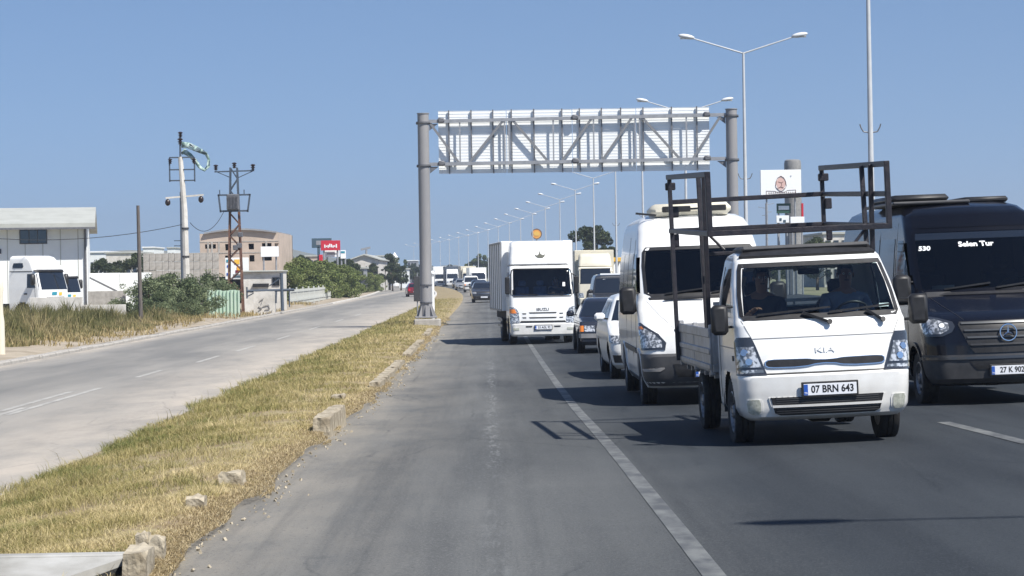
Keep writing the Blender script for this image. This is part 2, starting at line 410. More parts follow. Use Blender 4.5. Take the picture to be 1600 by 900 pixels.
M['asphalt'] = asphalt('worn_grey_asphalt', (.118, .122, .122), (.060, .064, .068), (.185, .188, .182), (.27, .25, .215), old_line=True, lanes=(.4, 2.6, (.33, .37, .43)), speck=.6,
                       dust_x=[(-2.2, 2.0), (-2.0, .7)], tracks=[(-.75, .35, .5), (.75, .3, .35), (2.5, .45, .75), (4.1, .45, .75), (6.2, .5, .7), (7.8, .5, .7)])
M['asphalt2'] = asphalt('dusty_service_asphalt', (.27, .26, .24), (.165, .165, .16), (.36, .34, .31), (.44, .395, .34),
                        dust_x=[(-5.4, 2.6), (-12.6, .8)], tracks=[(-9.6, 1.1, 1.), (-11.0, 1.0, 1.)], crack=.35, speck=.3)
M['dirt'] = mat('dusty_verge_soil', (.36, .31, .24), .95, c2=(.25, .21, .155), scale=.9, detail=9, bump=.6, bscale=7)
M['soil'] = mat('strip_soil', (.22, .165, .10), .95, c2=(.33, .28, .15), scale=2.5, detail=9, bump=.6, bscale=16)
M['field'] = mat('dry_field', (.25, .22, .13), 1., c2=(.14, .155, .07), scale=.05, detail=9)
M['line'] = mat('worn_road_paint', (.15, .158, .156), .75, c2=(.07, .075, .08), scale=4.5, detail=9, lo=.38, hi=.60, stretch=(1, .5, 1))
M['line_w'] = mat('white_road_paint', (.42, .41, .38), .7, c2=(.28, .27, .25), scale=4, detail=8)

def off(x, y): return x+curve(y)
sheet('ground', [-300, -60]+YR[1:]+[2500, 5000], [-3000, -900, -300, -120, -60, -34, -20, -12.2, 26, 34, 60, 150, 500, 3000], lambda s, y: s+curve(min(y, 1500)),
      lambda x, y: (-2.26 if x-curve(min(y, 1500)) < -15 else -2.62 if x-curve(min(y, 1500)) < 24 else -1.9), M['field'])
road = sheet('main_road', YR, [-2.25, -1.2, 0, 1.3, 3, 5, 7, 9.3], off, zmain, M['asphalt'])
sheet('service_road', YR, [-12.6, -11, -9, -7, -5.6, -4.75], off, lambda x, y: ZS, M['asphalt2'])
sheet('opposite_carriageway', YR, [12.8, 16, 20, 24], off, lambda x, y: zmain(9.3+curve(y), y)-.02, M['asphalt'])
sheet('central_reservation', YR, [9.3, 9.32, 9.55, 12.5, 12.78, 12.8], off, lambda x, y: zmain(9.3+curve(y), y)+(.14 if 9.31 < x-curve(y) < 12.79 else -.05), M['concrete'])
def line(name, x0, x1, ya, yb, zf, m, dz=.004, wob=0.):
    ys = [ya]+[y for y in YR if ya < y < yb]+[yb]
    return sheet(name, ys, [x0, x1], lambda s, y: s+curve(y)+wob*math.sin(y*.35), lambda x, y: zf(x, y)+dz, m)
line('solid_lane_line', 1.15, 1.28, -20, 700, zmain, M['line'])
for k in range(14):
    y0 = 20.6+12.2*k
    if k == 0 or k > 1: line('lane_dash', 4.96, 5.11, y0, y0+3.9, zmain, M['line'])
line('lane_dash', 4.96, 5.11, 8.4, 12.3, zmain, M['line'])
zsf = lambda x, y: ZS
for xx, ya, yb in ((-8.2, 37.0, 43.2), (-8.0, 30.0, 38.0), (-7.86, 49.2, 53.0), (-7.62, 57.5, 62.2), (-7.55, 66, 71), (-7.5, 78, 83), (-7.5, 92, 98), (-7.5, 108, 114), (-7.5, 124, 130)):
    line('service_lane_dash', xx-.06, xx+.06, ya, yb, zsf, M['line_w'])
line('service_lane_dash', -8.2+.28, -8.2+.40, 36.0, 44.6, zsf, M['line_w'])

# separator bank between the two roads, and the dirt verge left of the service road
def zstrip(x, y):
    u = (x-curve(y)+1.8)/(-4.9+1.8); u = min(1, max(0, u)); zr = zmain(-1.8+curve(y), y)
    e = 3*u*u-2*u**3
    return zr*(1-e)+ZS*e + .02+.10*max(0, math.sin(min(1, u*1.02)*PI))**.6*(1 if .02 < u < .98 else 0) - .02*(u > .98) + .025*math.sin(y*1.9+u*7)*math.sin(u*PI)
sheet('separator_bank', YR, list(np.linspace(-4.95, -2.1, 16))+[-1.98], lambda s, y: s+curve(y)+(.05*math.sin(y*.8)+.03*math.sin(y*2.3))*(1 if s > -2.05 else 0), lambda x, y: zstrip(x, y)-(.10 if x-curve(y) > -2.06 else 0), M['soil'])
ZV = lambda x, y: ZS+.10+.10*math.sin(x*.9+y*.13)+.05*math.sin(y*.7)
sheet('dirt_verge', [y for y in YR if y <= 420], [-34, -30, -26, -22, -20, -18, -16, -14.6, -13.4, -12.85], off, lambda x, y: (ZV(x, y) if x-curve(y) < -13 else ZS+.10), M['dirt'])

# pale kerb of the service road, cast in pieces
kv = [(-.13, -.1), (.13, -.1), (.13, .07), (.10, .11), (-.10, .11), (-.13, .08)]
kroot = empty('road_kerb', (-12.72, 30, ZS), 0, 'long pale concrete kerb along the far left edge of the service road', 'kerb')
kb = MB(); kb.prism(kv, 0, 1.98); ks = kb.build('kerb_stone', M['concrete'], kroot); bevel(ks, .012, 1)
ks.location = (0, 0, 0)
for k in range(1, 75):
    y = 30+2*k
    c = ob('kerb_stone', ks.data, kroot, (curve(y)+rng.uniform(-.015, .015), 2*k, rng.uniform(-.012, .012)), (rng.uniform(-.006, .006), rng.uniform(-.02, .02), -math.atan(2.2e-4*max(0, y-150))*-1))
fb = MB()
for k in range(120):
    y0, y1 = 180+4*k, 184+4*k
    fb.add([(off(-12.85, y0), y0, ZS-.1), (off(-12.6, y0), y0, ZS-.1), (off(-12.6, y0), y0, ZS+.11), (off(-12.85, y0), y0, ZS+.11),
            (off(-12.85, y1), y1, ZS-.1), (off(-12.6, y1), y1, ZS-.1), (off(-12.6, y1), y1, ZS+.11), (off(-12.85, y1), y1, ZS+.11)], [(0, 1, 5, 4), (1, 2, 6, 5), (2, 3, 7, 6), (3, 0, 4, 7)])
    # the kerb of the separator side, far along the bend
    fb.add([(off(-4.95, y0), y0, ZS-.1), (off(-4.75, y0), y0, ZS-.1), (off(-4.75, y0), y0, ZS+.13), (off(-4.95, y0), y0, ZS+.13),
            (off(-4.95, y1), y1, ZS-.1), (off(-4.75, y1), y1, ZS-.1), (off(-4.75, y1), y1, ZS+.13), (off(-4.95, y1), y1, ZS+.13)], [(0, 1, 5, 4), (1, 2, 6, 5), (2, 3, 7, 6), (3, 0, 4, 7)])
tag(fb.build('distant_kerb', M['concrete_w']), kind='structure')

# ---------------------------------------------------------------- grass
def blades(name, m, P, H, W, lean=.5, rnd=None, parent=None):
    """P (n,3) roots; one bent blade of 3 triangles each"""
    n = len(P); a = nrg.uniform(0, 2*PI, n); d = np.stack([np.cos(a), np.sin(a), np.zeros(n)], 1)
    b = nrg.uniform(0, 2*PI, n); l = np.stack([np.cos(b), np.sin(b), np.zeros(n)], 1)*(nrg.uniform(.1, 1, n)*lean)[:, None]*H[:, None]
    up = np.zeros((n, 3)); up[:, 2] = H
    V = np.empty((n, 5, 3)); w = d*W[:, None]/2
    V[:, 0] = P-w; V[:, 1] = P+w; V[:, 2] = P+w*.8+up*.55+l*.35; V[:, 3] = P-w*.8+up*.55+l*.35
    V[:, 4] = P+up*np.sqrt(np.clip(1-(lean*.5)**2, .2, 1))+l
    me = bpy.data.meshes.new(name); me.vertices.add(n*5); me.vertices.foreach_set('co', V.reshape(-1).astype(np.float32))
    me.loops.add(n*7); base = np.arange(n)[:, None]*5
    me.loops.foreach_set('vertex_index', (base+np.array([0, 1, 2, 3, 3, 2, 4])).reshape(-1).astype(np.int32))
    me.polygons.add(n*2); ls = (np.arange(n)[:, None]*7+np.array([0, 4])).reshape(-1); me.polygons.foreach_set('loop_start', ls.astype(np.int32))
    me.polygons.foreach_set('loop_total', np.tile([4, 3], n).astype(np.int32))
    me.update(calc_edges=True)
    at_ = me.attributes.new('rnd', 'FLOAT', 'FACE'); r = nrg.uniform(0, 1, n) if rnd is None else rnd
    at_.data.foreach_set('value', np.repeat(r, 2).astype(np.float32))
    me.materials.append(m); return tag(ob(name, me, parent), kind='stuff')
def vnoise(x, y, s, seed=0):
    """cheap smooth value noise 0..1"""
    r = np.random.default_rng(seed).uniform(0, 1, (64, 64)); x = np.asarray(x)/s; y = np.asarray(y)/s
    xi = np.floor(x).astype(int); yi = np.floor(y).astype(int); fx = x-xi; fy = y-yi; fx = fx*fx*(3-2*fx); fy = fy*fy*(3-2*fy)
    g = lambda a, b: r[a % 64, b % 64]
    return (g(xi, yi)*(1-fx)+g(xi+1, yi)*fx)*(1-fy)+(g(xi, yi+1)*(1-fx)+g(xi+1, yi+1)*fx)*fy
def edge_r(y): return -2.03+.05*np.sin(y*.8)+.22*(vnoise(y, y*0, 1.3, 5)-.5)
def edge_l(y): return -4.88+.5*(vnoise(y, y*0, 2.2, 6)-.5)
def strip_pts(n, y0, y1, pw=1.6):
    u = nrg.uniform(0, 1, n); y = (y0**(1-pw)+u*(y1**(1-pw)-y0**(1-pw)))**(1/(1-pw))
    t = nrg.uniform(0, 1, n); x = edge_r(y)*(1-t)+edge_l(y)*t
    z = np.array([zstrip(a+curve(b), b) for a, b in zip(x, y)])
    return np.stack([x+np.array([curve(b) for b in y]), y, z-.01], 1), t
P, t = strip_pts(210000, 11.0, 190, 1.75)
den = vnoise(P[:, 0], P[:, 1], .5, 3)*.6+vnoise(P[:, 0], P[:, 1], .16, 4)*.4
bare = vnoise(P[:, 0], P[:, 1], .7, 14)*.6+vnoise(P[:, 0], P[:, 1], .22, 15)*.4
keep = (nrg.uniform(0, 1, len(P)) < np.clip(.35+den, 0, 1)*np.clip((bare-.26)*6, .10, 1)*np.clip(t*9+.12, .1, 1)); P = P[keep]; t = t[keep]; den = den[keep]
far = np.clip(P[:, 1]/28, .8, 3.2)
H = (.045+.085*den+.05*nrg.uniform(0, 1, len(P)))*np.clip(.55+t*1.1, .55, 1.25)*np.clip(far, 1, 1.25)
tall = nrg.uniform(0, 1, len(P)) > .988; H[tall] *= 2.1; H *= .62+.85*vnoise(P[:, 0], P[:, 1], .33, 12)
rn = np.clip(.60-.42*(t-.35)+.55*(vnoise(P[:, 0], P[:, 1], .9, 8)-.5)+.5*(vnoise(P[:, 0], P[:, 1], .25, 9)-.5)+nrg.normal(0, .17, len(P)), 0, 1)
blades('grass', M['grass'], P, H*.76, .0055*far, 1.35, rn)
P, t = strip_pts(45000, 10.5, 110, 1.8)
x = edge_r(P[:, 1])+.12-np.abs(nrg.normal(0, .20, len(P))); P[:, 0] = x
P[:, 2] = [max(zstrip(a, b), zmain(a, b) if a > -1.85 else -9)+.004 for a, b in zip(P[:, 0], P[:, 1])]
far = np.clip(P[:, 1]/26, .8, 3)
blades('straw_litter', M['litter'], P, nrg.uniform(.012, .05, len(P)), .006*far, 2.2)
# tall weeds on the left verge
def patch_pts(n, x0, x1, y0, y1, zf=ZV):
    x = nrg.uniform(x0, x1, n); y = nrg.uniform(y0, y1, n); return np.stack([x, y, [zf(a, b) for a, b in zip(x, y)]], 1)
P = patch_pts(95000, -24, -13.3, 48, 118); d = vnoise(P[:, 0], P[:, 1], 1.6, 21); d2 = vnoise(P[:, 0], P[:, 1], .5, 22)
edge = -14.3-1.0*vnoise(P[:, 1], P[:, 1]*0, 3., 23)
k = (P[:, 0] < edge+.3*(d2-.5))*(d+d2*.9 > .62); P = P[k]; d = d[k]; d2 = d2[k]; edge = edge[k]
H = (.16+.78*d*d*d2*1.6+.12*d2)*np.clip((edge-P[:, 0])/1.8+.35, .3, 1.1)
rn = np.clip(.12+.6*vnoise(P[:, 0], P[:, 1], 2.6, 24)+nrg.normal(0, .2, len(P))+.25*(P[:, 0] > -16.5), 0, 1)
blades('tall_weeds', M['grass_green'], P, H, np.full(len(P), .035), .55, rn)
P = patch_pts(16000, -17.5, -13.1, 46, 175); d = vnoise(P[:, 0], P[:, 1], 1.4, 31); k = d > .42+.12*(P[:, 0] > -14.0); P = P[k]
blades('dry_verge_grass', M['grass_dry'], P, nrg.uniform(.06, .30, len(P)), np.full(len(P), .035), .8)

# ---------------------------------------------------------------- vehicle bodies
class Hull:
    """body as a stack of rounded-rectangle rings; levels = (z, y_front, y_rear, half_width, r_front, r_rear, front_bulge)"""
    NF, NC, NS = 14, 7, 60
    def __init__(s, levels): s.L = np.array(levels, float)
    def lv(s, z): return [float(np.interp(z, s.L[:, 0], s.L[:, k])) for k in range(1, 7)]
    def F(s, x, z):
        yf, yr, hw, rf, rr, b = s.lv(z); x = abs(x); e = hw-rf; y = yf+b*min(1, x/max(e, .01))**2
        if x > e: t = min(x-e, rf); y += rf-math.sqrt(max(0, rf*rf-t*t))
        return y
    def Q(s, t, z):
        """point at arc length t from the front centre, height z"""
        yf, yr, hw, rf, rr, b = s.lv(z); sg = 1 if t >= 0 else -1; a = abs(t); e = hw-rf
        if a <= e: return Vector((sg*a, yf+b*(a/max(e, .01))**2, z))
        a -= e
        if a <= rf*PI/2: th = a/rf; return Vector((sg*(e+rf*math.sin(th)), yf+b+rf*(1-math.cos(th)), z))
        return Vector((sg*hw, yf+b+rf+a-rf*PI/2, z))
    def N(s, t, z):
        h = .01; a = s.Q(t+h, z)-s.Q(t-h, z); c = s.Q(t, z+h)-s.Q(t, z-h); n = a.cross(c)
        return n.normalized()
    def S(s, sg, y, z):
        yf, yr, hw, rf, rr, b = s.lv(z); x = hw
        yy = y-(yf+b)
        if yy < rf: q = rf-max(0, yy); x = hw-rf+math.sqrt(max(0, rf*rf-q*q))
        if yr-y < rr: q = rr-max(0, yr-y); x = hw-rr+math.sqrt(max(0, rr*rr-q*q))
        return Vector((sg*x, y, z))
    def ring(s, z):
        yf, yr, hw, rf, rr, b = s.lv(z); e = hw-rf; P = []
        for i in range(s.NF+1): x = -e+2*e*i/s.NF; P.append((x, yf+b*(x/e)**2, z))
        for i in range(1, s.NC+1): th = PI/2*i/s.NC; P.append((e+rf*math.sin(th), yf+b+rf*(1-math.cos(th)), z))
        ya, yb = yf+b+rf, yr-rr
        for i in range(1, s.NS): P.append((hw, ya+(yb-ya)*i/s.NS, z))
        er = hw-rr
        for i in range(s.NC+1): th = PI/2*i/s.NC; P.append((er+rr*math.cos(th), yb+rr*math.sin(th), z))
        for i in range(1, s.NF): P.append((er-2*er*i/s.NF, yr, z))
        for i in range(s.NC+1): th = PI/2*(1-i/s.NC); P.append((-er-rr*math.cos(th), yb+rr*math.sin(th), z))
        for i in range(1, s.NS): P.append((-hw, yb+(ya-yb)*i/s.NS, z))
        for i in range(0, s.NC): th = PI/2*(1-i/s.NC); P.append((-e-rf*math.sin(th), yf+b+rf*(1-math.cos(th)), z))
        return P
    def body(s, name, m, parent, hole=None, dz=.035, z0=None, z1=None, cap=True):
        zs = sorted(set([round(float(z), 4) for z in s.L[:, 0]])); out = []
        for a, b in zip(zs[:-1], zs[1:]):
            k = max(1, int((b-a)/dz)); out += [a+(b-a)*i/k for i in range(k)]
        out.append(zs[-1])
        if z0 is not None: out = [z0]+[z for z in out if z0 < z < z1]+[z1]
        mb = MB(); rings = [s.ring(z) for z in out]; n = len(rings[0]); 
        for r in rings: mb.v += r
        for j in range(len(rings)-1):
            for i in range(n):
                f = (j*n+i, j*n+(i+1) % n, (j+1)*n+(i+1) % n, (j+1)*n+i)
                if hole is not None:
                    c = [sum(mb.v[q][k] for q in f)/4 for k in range(3)]
                    if hole(*c): continue
                mb.f.append(f); mb.mi.append(0)
        if cap: mb.f += [tuple(range(n))[::-1], tuple(range((len(rings)-1)*n, len(rings)*n))]; mb.mi += [0, 0]
        return mb.build(name, m, parent, smooth=True, fix=False)
    def patch(s, rows, nx=10, nz=6, o=.006, depth=.012, side=None, mb=None, smooth_rows=False):
        """slab laid on the body. side=None: rows are (z, t0, t1) with arc length t from front centre. side=+-1: rows are (z, y0, y1)."""
        mb = mb or MB(); rows = sorted(rows); za = [r[0] for r in rows]; G = []
        zs = sorted(set([za[0]+(za[-1]-za[0])*j/nz for j in range(nz+1)]+za)); nz = len(zs)-1
        for z in zs:
            a = float(np.interp(z, za, [r[1] for r in rows])); b = float(np.interp(z, za, [r[2] for r in rows])); row = []
            for i in range(nx+1):
                t = a+(b-a)*i/nx
                if side is None: p = s.Q(t, z); n = s.N(t, z)
                else:
                    p = s.S(side, t, z); q = s.S(side, t, z+.02)-s.S(side, t, z-.02); w = s.S(side, t+.02, z)-s.S(side, t-.02, z)
                    n = w.cross(q); n = (n if n.x*side > 0 else -n).normalized()
                row.append((p+n*o, p-n*depth))
            G.append(row)
        m = nx+1; vs = [g[0] for r in G for g in r]+[g[1] for r in G for g in r]; K = len(vs)//2; fs = []
        for j in range(nz):
            for i in range(nx): fs.append((j*m+i, j*m+i+1, (j+1)*m+i+1, (j+1)*m+i))
        for i in range(nx): fs.append((i, K+i, K+i+1, i+1)); q = nz*m; fs.append((q+i, q+i+1, K+q+i+1, K+q+i))
        for j in range(nz): fs.append((j*m, (j+1)*m, K+(j+1)*m, K+j*m)); q = nx; fs.append((j*m+q, K+j*m+q, K+(j+1)*m+q, (j+1)*m+q))
        return mb.add(vs, fs)
    def put(s, name, m, parent, rows, smooth=True, **k):
        return s.patch(rows, **k).build(name, m, parent, smooth=smooth)

def frame_patches(H, rows, w, mb, o=.008, nz=10, nx=14):
    """border of width w just inside the outline given by rows (z, a, b)"""
    rows = sorted(rows); za = [r[0] for r in rows]; z0, z1 = za[0], za[-1]
    A = lambda z: float(np.interp(z, za, [r[1] for r in rows])); B = lambda z: float(np.interp(z, za, [r[2] for r in rows]))
    H.patch([(z0, A(z0), B(z0)), (z0+w, A(z0+w), B(z0+w))], nx, 1, o, .01, mb=mb)
    H.patch([(z1-w, A(z1-w), B(z1-w)), (z1, A(z1), B(z1))], nx, 1, o, .01, mb=mb)
    mid = [z for z in za if z0+w < z < z1-w]
    zz = [z0+w+.0005]+mid+[z1-w-.0005]
    H.patch([(z, A(z), A(z)+w) for z in zz], 1, nz, o, .01, mb=mb)
    H.patch([(z, B(z)-w, B(z)) for z in zz], 1, nz, o, .01, mb=mb)
    return mb
def in_rows(rows, t, z, mrg):
    za = [r[0] for r in rows]
    if not (za[0]+mrg < z < za[-1]-mrg): return False
    return np.interp(z, za, [r[1] for r in rows])+mrg < t < np.interp(z, za, [r[2] for r in rows])-mrg

WHEELS = {}
def wheel(parent, x, y, r, w, side, rimm='steel', n=30, style='steel', steer=0.):
    """wheel part (rim mesh) with its tyre as a sub-part; axle along x; outer face towards side"""
    key = (round(r, 3), round(w, 3), rimm, style)
    if key not in WHEELS:
        Mx = Matrix.Rotation(PI/2, 4, 'Y'); b = MB(); rr = r*.62
        b.lathe([(rr, -w*.40), (rr*1.02, w*.42), (rr*.96, w*.44), (rr*.90, w*.30), (rr*.62, w*.22 if style == 'steel' else w*.36), (rr*.34, w*.34), (rr*.30, w*.44), (rr*.10, w*.46)], Mx, n)
        b.cur = 1
        k = 8 if style == 'steel' else 5
        for i in range(k):
            a = 2*PI*(i+.5)/k; c = Mx @ Vector((rr*.74*math.cos(a), rr*.74*math.sin(a), w*.27)); d = Mx @ Vector((rr*.74*math.cos(a), rr*.74*math.sin(a), w*.31 if style == 'steel' else w*.37))
            b.tube(c, d, rr*(.105 if style == 'steel' else .2), n=8)
        b.cur = 0
        for i in range(5):
            a = 2*PI*i/5; b.tube(Mx @ Vector((rr*.22*math.cos(a), rr*.22*math.sin(a), w*.44)), Mx @ Vector((rr*.22*math.cos(a), rr*.22*math.sin(a), w*.50)), rr*.03, n=6)
        ro = b.build('wheel', [M[rimm], M['plastic']], None, smooth=True)
        t = MB(); e = r-rr*.98
        t.lathe([(rr*.98, -w*.40), (r-.35*e, -w*.50), (r-.10*e, -w*.47), (r, -w*.38), (r, -w*.16), (r-.012, -w*.14), (r-.012, -w*.10), (r, -w*.08), (r, w*.08), (r-.012, w*.10), (r-.012, w*.14), (r, w*.16),
                 (r, w*.38), (r-.10*e, w*.47), (r-.35*e, w*.50), (rr*.98, w*.40)], Mx, n, close=True)
        to = t.build('tyre', M['rubber'], None, smooth=True)
        WHEELS[key] = (ro.data, to.data); bpy.data.objects.remove(ro); bpy.data.objects.remove(to)
    rd, td = WHEELS[key]
    o = ob('wheel', rd, parent, (x, y, r-.012), (0, 0, (PI if side < 0 else 0)+steer)); ob('tyre', td, o)
    return o
def mirror(parent, p0, p1, c, sz, m='plastic', label=None):
    """door mirror: arm from body p0 to p1, housing centred c with size sz, silvered face to the rear"""
    b = MB(); x, y, z = c; a, d, h = sz
    b.cbox(x-a/2, x+a/2, y-d/2, y+d/2, z-h/2, z+h/2, min(a, d, h)*.3)
    o = b.build('door_mirror', M[m], parent, smooth=True); bevel(o, .012, 2)
    for q in (p0, p1):
        b = MB(); b.tube(q, (x, y, q[2] if abs(q[2]-z) < h/2 else z), .014, n=8); b.build('mirror_arm', M['plastic'], o, smooth=True)
    g = MB(); g.box(x-a*.42, x+a*.42, y+d/2, y+d/2+.004, z-h*.43, z+h*.43); g.build('mirror_glass', M['chrome'], o)
    return o
def wiper(parent, H, t0, z0, t1, z1, w=.022):
    """blade lying on the glass from (t0,z0) to (t1,z1) with its arm"""
    b = MB(); n = 8; P = [H.Q(t0+(t1-t0)*i/n, z0+(z1-z0)*i/n)+H.N(t0+(t1-t0)*i/n, z0+(z1-z0)*i/n)*.028 for i in range(n+1)]
    for p, q in zip(P[:-1], P[1:]): b.bar(p, q, w, .02)
    o = b.build('wiper', M['plastic'], parent)
    return o
def licence(parent, loc, txt, w=.52, h=.112, size=.098, rz=0., frame=True, full=True):
    o = MB(); 
    if frame: o.cbox(-w/2-.02, w/2+.02, .0, .018, -h/2-.02, h/2+.02, .006)
    f = o.build('plate_holder', M['plastic'], parent, loc=loc); f.rotation_euler.z = rz
    b = MB(); b.cbox(-w/2, w/2, -.005, .001, -h/2, h/2, .002); p = b.build('number_plate', M['plate'], f)
    b = MB(); b.box(-w/2+.003, -w/2+.042, -.0075, -.0045, -h/2+.004, h/2-.004); b.build('plate_band', M['plate_blue'], f)
    text_obj('plate_text', txt, size, M['ink'], f, (.024, -.0055, 0), ext=.0012, sx=.86 if full else .8, bold=.0025)
    if full: text_obj('plate_country', 'TR', .028, M['white_ink'], f, (-w/2+.022, -.008, -h/2+.022), ext=.0008)
    return f
def arch_lip(H, parent, m, y, z, r, side, w=.05, o=.02):
    """raised lip along a wheel opening on the body side"""
    b = MB(); n = 16; vs = []; 
    for i in range(n+1):
        a = PI*(-.06+1.12*i/n)
        for rr in (r, r+w):
            yy = y-rr*math.cos(a); zz = z+rr*math.sin(a); p = H.S(side, yy, max(zz, H.L[0, 0])); p.z = zz
            vs.append(p+Vector((side*o, 0, 0))); vs.append(p-Vector((side*.05, 0, 0)))
    fs = []
    for i in range(n):
        k = i*4; fs += [(k, k+2, k+6, k+4), (k, k+4, k+5, k+1), (k+2, k+3, k+7, k+6)]
    b.add(vs, fs); return b.build('wheel_arch', M[m], parent, smooth=True)

# ---------------------------------------------------------------- people
def skin_mesh(name, V, E, Rr, m, parent=None, sub=2, loc=(0, 0, 0)):
    me = bpy.data.meshes.new(name); me.from_pydata(V, E, [])
    o = bpy.data.objects.new(name, me); COL.objects.link(o)
    sk = o.modifiers.new('skin', 'SKIN'); sk.use_smooth_shade = True
    bm = bmesh.new(); bm.from_mesh(me); ly = bm.verts.layers.skin.verify(); bm.verts.ensure_lookup_table()
    for i, v in enumerate(bm.verts): v[ly].radius = (Rr[i], Rr[i]) if not isinstance(Rr[i], tuple) else Rr[i]; v[ly].use_root = (i == 0)
    bm.to_mesh(me); bm.free()
    sb = o.modifiers.new('sub', 'SUBSURF'); sb.levels = sub; sb.render_levels = sub
    dg = bpy.context.evaluated_depsgraph_get(); m2 = bpy.data.meshes.new_from_object(o.evaluated_get(dg)); bpy.data.objects.remove(o)
    m2.name = name; m2.materials.clear(); m2.materials.append(m); m2.polygons.foreach_set('use_smooth', [True]*len(m2.polygons))
    return ob(name, m2, parent, loc)
def seated_person(label, loc, shirt, handL, handR, rz=0., group=None, turn=0.):
    """torso, arms and legs sitting; local frame: facing -Y, seat surface at z=0. hands are local targets"""
    r = empty('person', loc, rz, label, 'person', group)
    V = []; E = []; Rr = []
    def v(p, rad, par=None):
        V.append(tuple(p)); Rr.append(rad); i = len(V)-1
        if par is not None: E.append((par, i))
        return i
    pel = v((0, 0, .10), (.15, .11)); ab = v((0, .02, .26), (.14, .10), pel); ch = v((0, .04, .42), (.165, .115), ab); sh = v((0, .04, .52), (.13, .09), ch)
    nk = v((0, .02, .60), .055, sh); jw = v((0, -.015, .66), (.068, .078), nk); hd = v((0, -.005, .74), (.078, .096), jw); cr = v((0, .01, .81), (.066, .08), hd)
    arms = {}
    for sg, hp in ((-1, handL), (1, handR)):
        hp = Vector(hp); s0 = Vector((sg*.19, .04, .49)); mid = (s0+hp)/2; L = (hp-s0).length; drop = math.sqrt(max(.001, .29**2-min(.28, L/2)**2))
        el = mid+Vector((sg*drop*.5, .05, -drop*.85)); wr = hp+(el-hp).normalized()*.09
        a = v(s0, .062, sh); b = v((s0+el)/2, .050, a); c = v(el, .042, b); d = v((el+wr)/2, .037, c); e = v(wr, .028, d)
        pal = v(hp, (.036, .022), e); arms[sg] = (s0, el, wr)
        dr = (hp-wr).normalized(); sd = dr.cross(Vector((0, 0, 1))).normalized(); dn = sd.cross(dr)
        for k in range(4):
            q = hp+sd*(.030-.02*k)+dr*.03; f1 = v(q, .0095, pal); l = (.040, .046, .043, .034)[k]
            f2 = v(q+dr*l*.8+dn*-.012, .0085, f1); v(q+dr*l*1.15+dn*-.036, .0075, f2)
        q = wr+dr*.035+sd*.034*(-sg if sg else 1); t1 = v(q, .011, pal); v(q+dr*.035+sd*.02*(-sg), .0095, t1)
    for sg in (-1, 1):
        h = v((sg*.09, -.04, .08), .085, pel); k = v((sg*.13, -.40, .10), .062, h); s_ = v((sg*.13, -.44, -.10), .05, k); a = v((sg*.13, -.46, -.32), .036, s_); v((sg*.13, -.58, -.36), .035, a)
    body = skin_mesh('body', V, E, Rr, M['skin'], r, 2)
    b = MB(); b.sphere((0, .012, .785), .098, 16, 10, (.86, 1.03, .92))
    hb = b.build('hair', M['hair'], r, smooth='all')
    # trim the hair cap back from the face
    bm = bmesh.new(); bm.from_mesh(hb.data); bmesh.ops.delete(bm, geom=[f for f in bm.faces if f.calc_center_median().y < -.045 and f.calc_center_median().z < .815 or f.calc_center_median().z < .70], context='FACES'); bm.to_mesh(hb.data); bm.free()
    b = MB(); b.add([(-.016, -.085, .70), (.016, -.085, .70), (0, -.118, .708), (0, -.088, .752)], [(0, 1, 2), (0, 2, 3), (1, 3, 2), (0, 3, 1)]); b.build('nose', M['skin'], r)
    for sg in (-1, 1):
        b = MB(); b.sphere((sg*.031, -.078, .748), .012, 8, 6); b.build('eye', M['white_ink'], r); b = MB(); b.sphere((sg*.031, -.088, .748), .006, 6, 4); b.build('pupil', M['ink'], r)
        b = MB(); b.sphere((sg*.083, .005, .735), .026, 8, 6, (.35, .6, 1)); b.build('ear', M['skin'], r, smooth='all')
    b = MB(); b.cbox(-.024, .024, -.086, -.074, .678, .688, .004); b.build('mouth', M['hair'], r)
    # shirt: torso and sleeves over the body
    V2 = [(0, 0, .08), (0, .02, .26), (0, .04, .42), (0, .04, .525), (0, .035, .565)]; E2 = [(0, 1), (1, 2), (2, 3), (3, 4)]; R2 = [(.165, .125), (.155, .115), (.18, .13), (.145, .105), (.075, .07)]
    for sg in (-1, 1):
        s0, el, wr = arms[sg]; k = len(V2); V2 += [tuple(s0), tuple((s0+el)/2), tuple(el), tuple(el.lerp(wr, .35))]; R2 += [.078, .066, .056, .05]; E2 += [(3, k), (k, k+1), (k+1, k+2), (k+2, k+3)]
    skin_mesh('shirt', V2, E2, R2, M[shirt], r, 2)
    return r

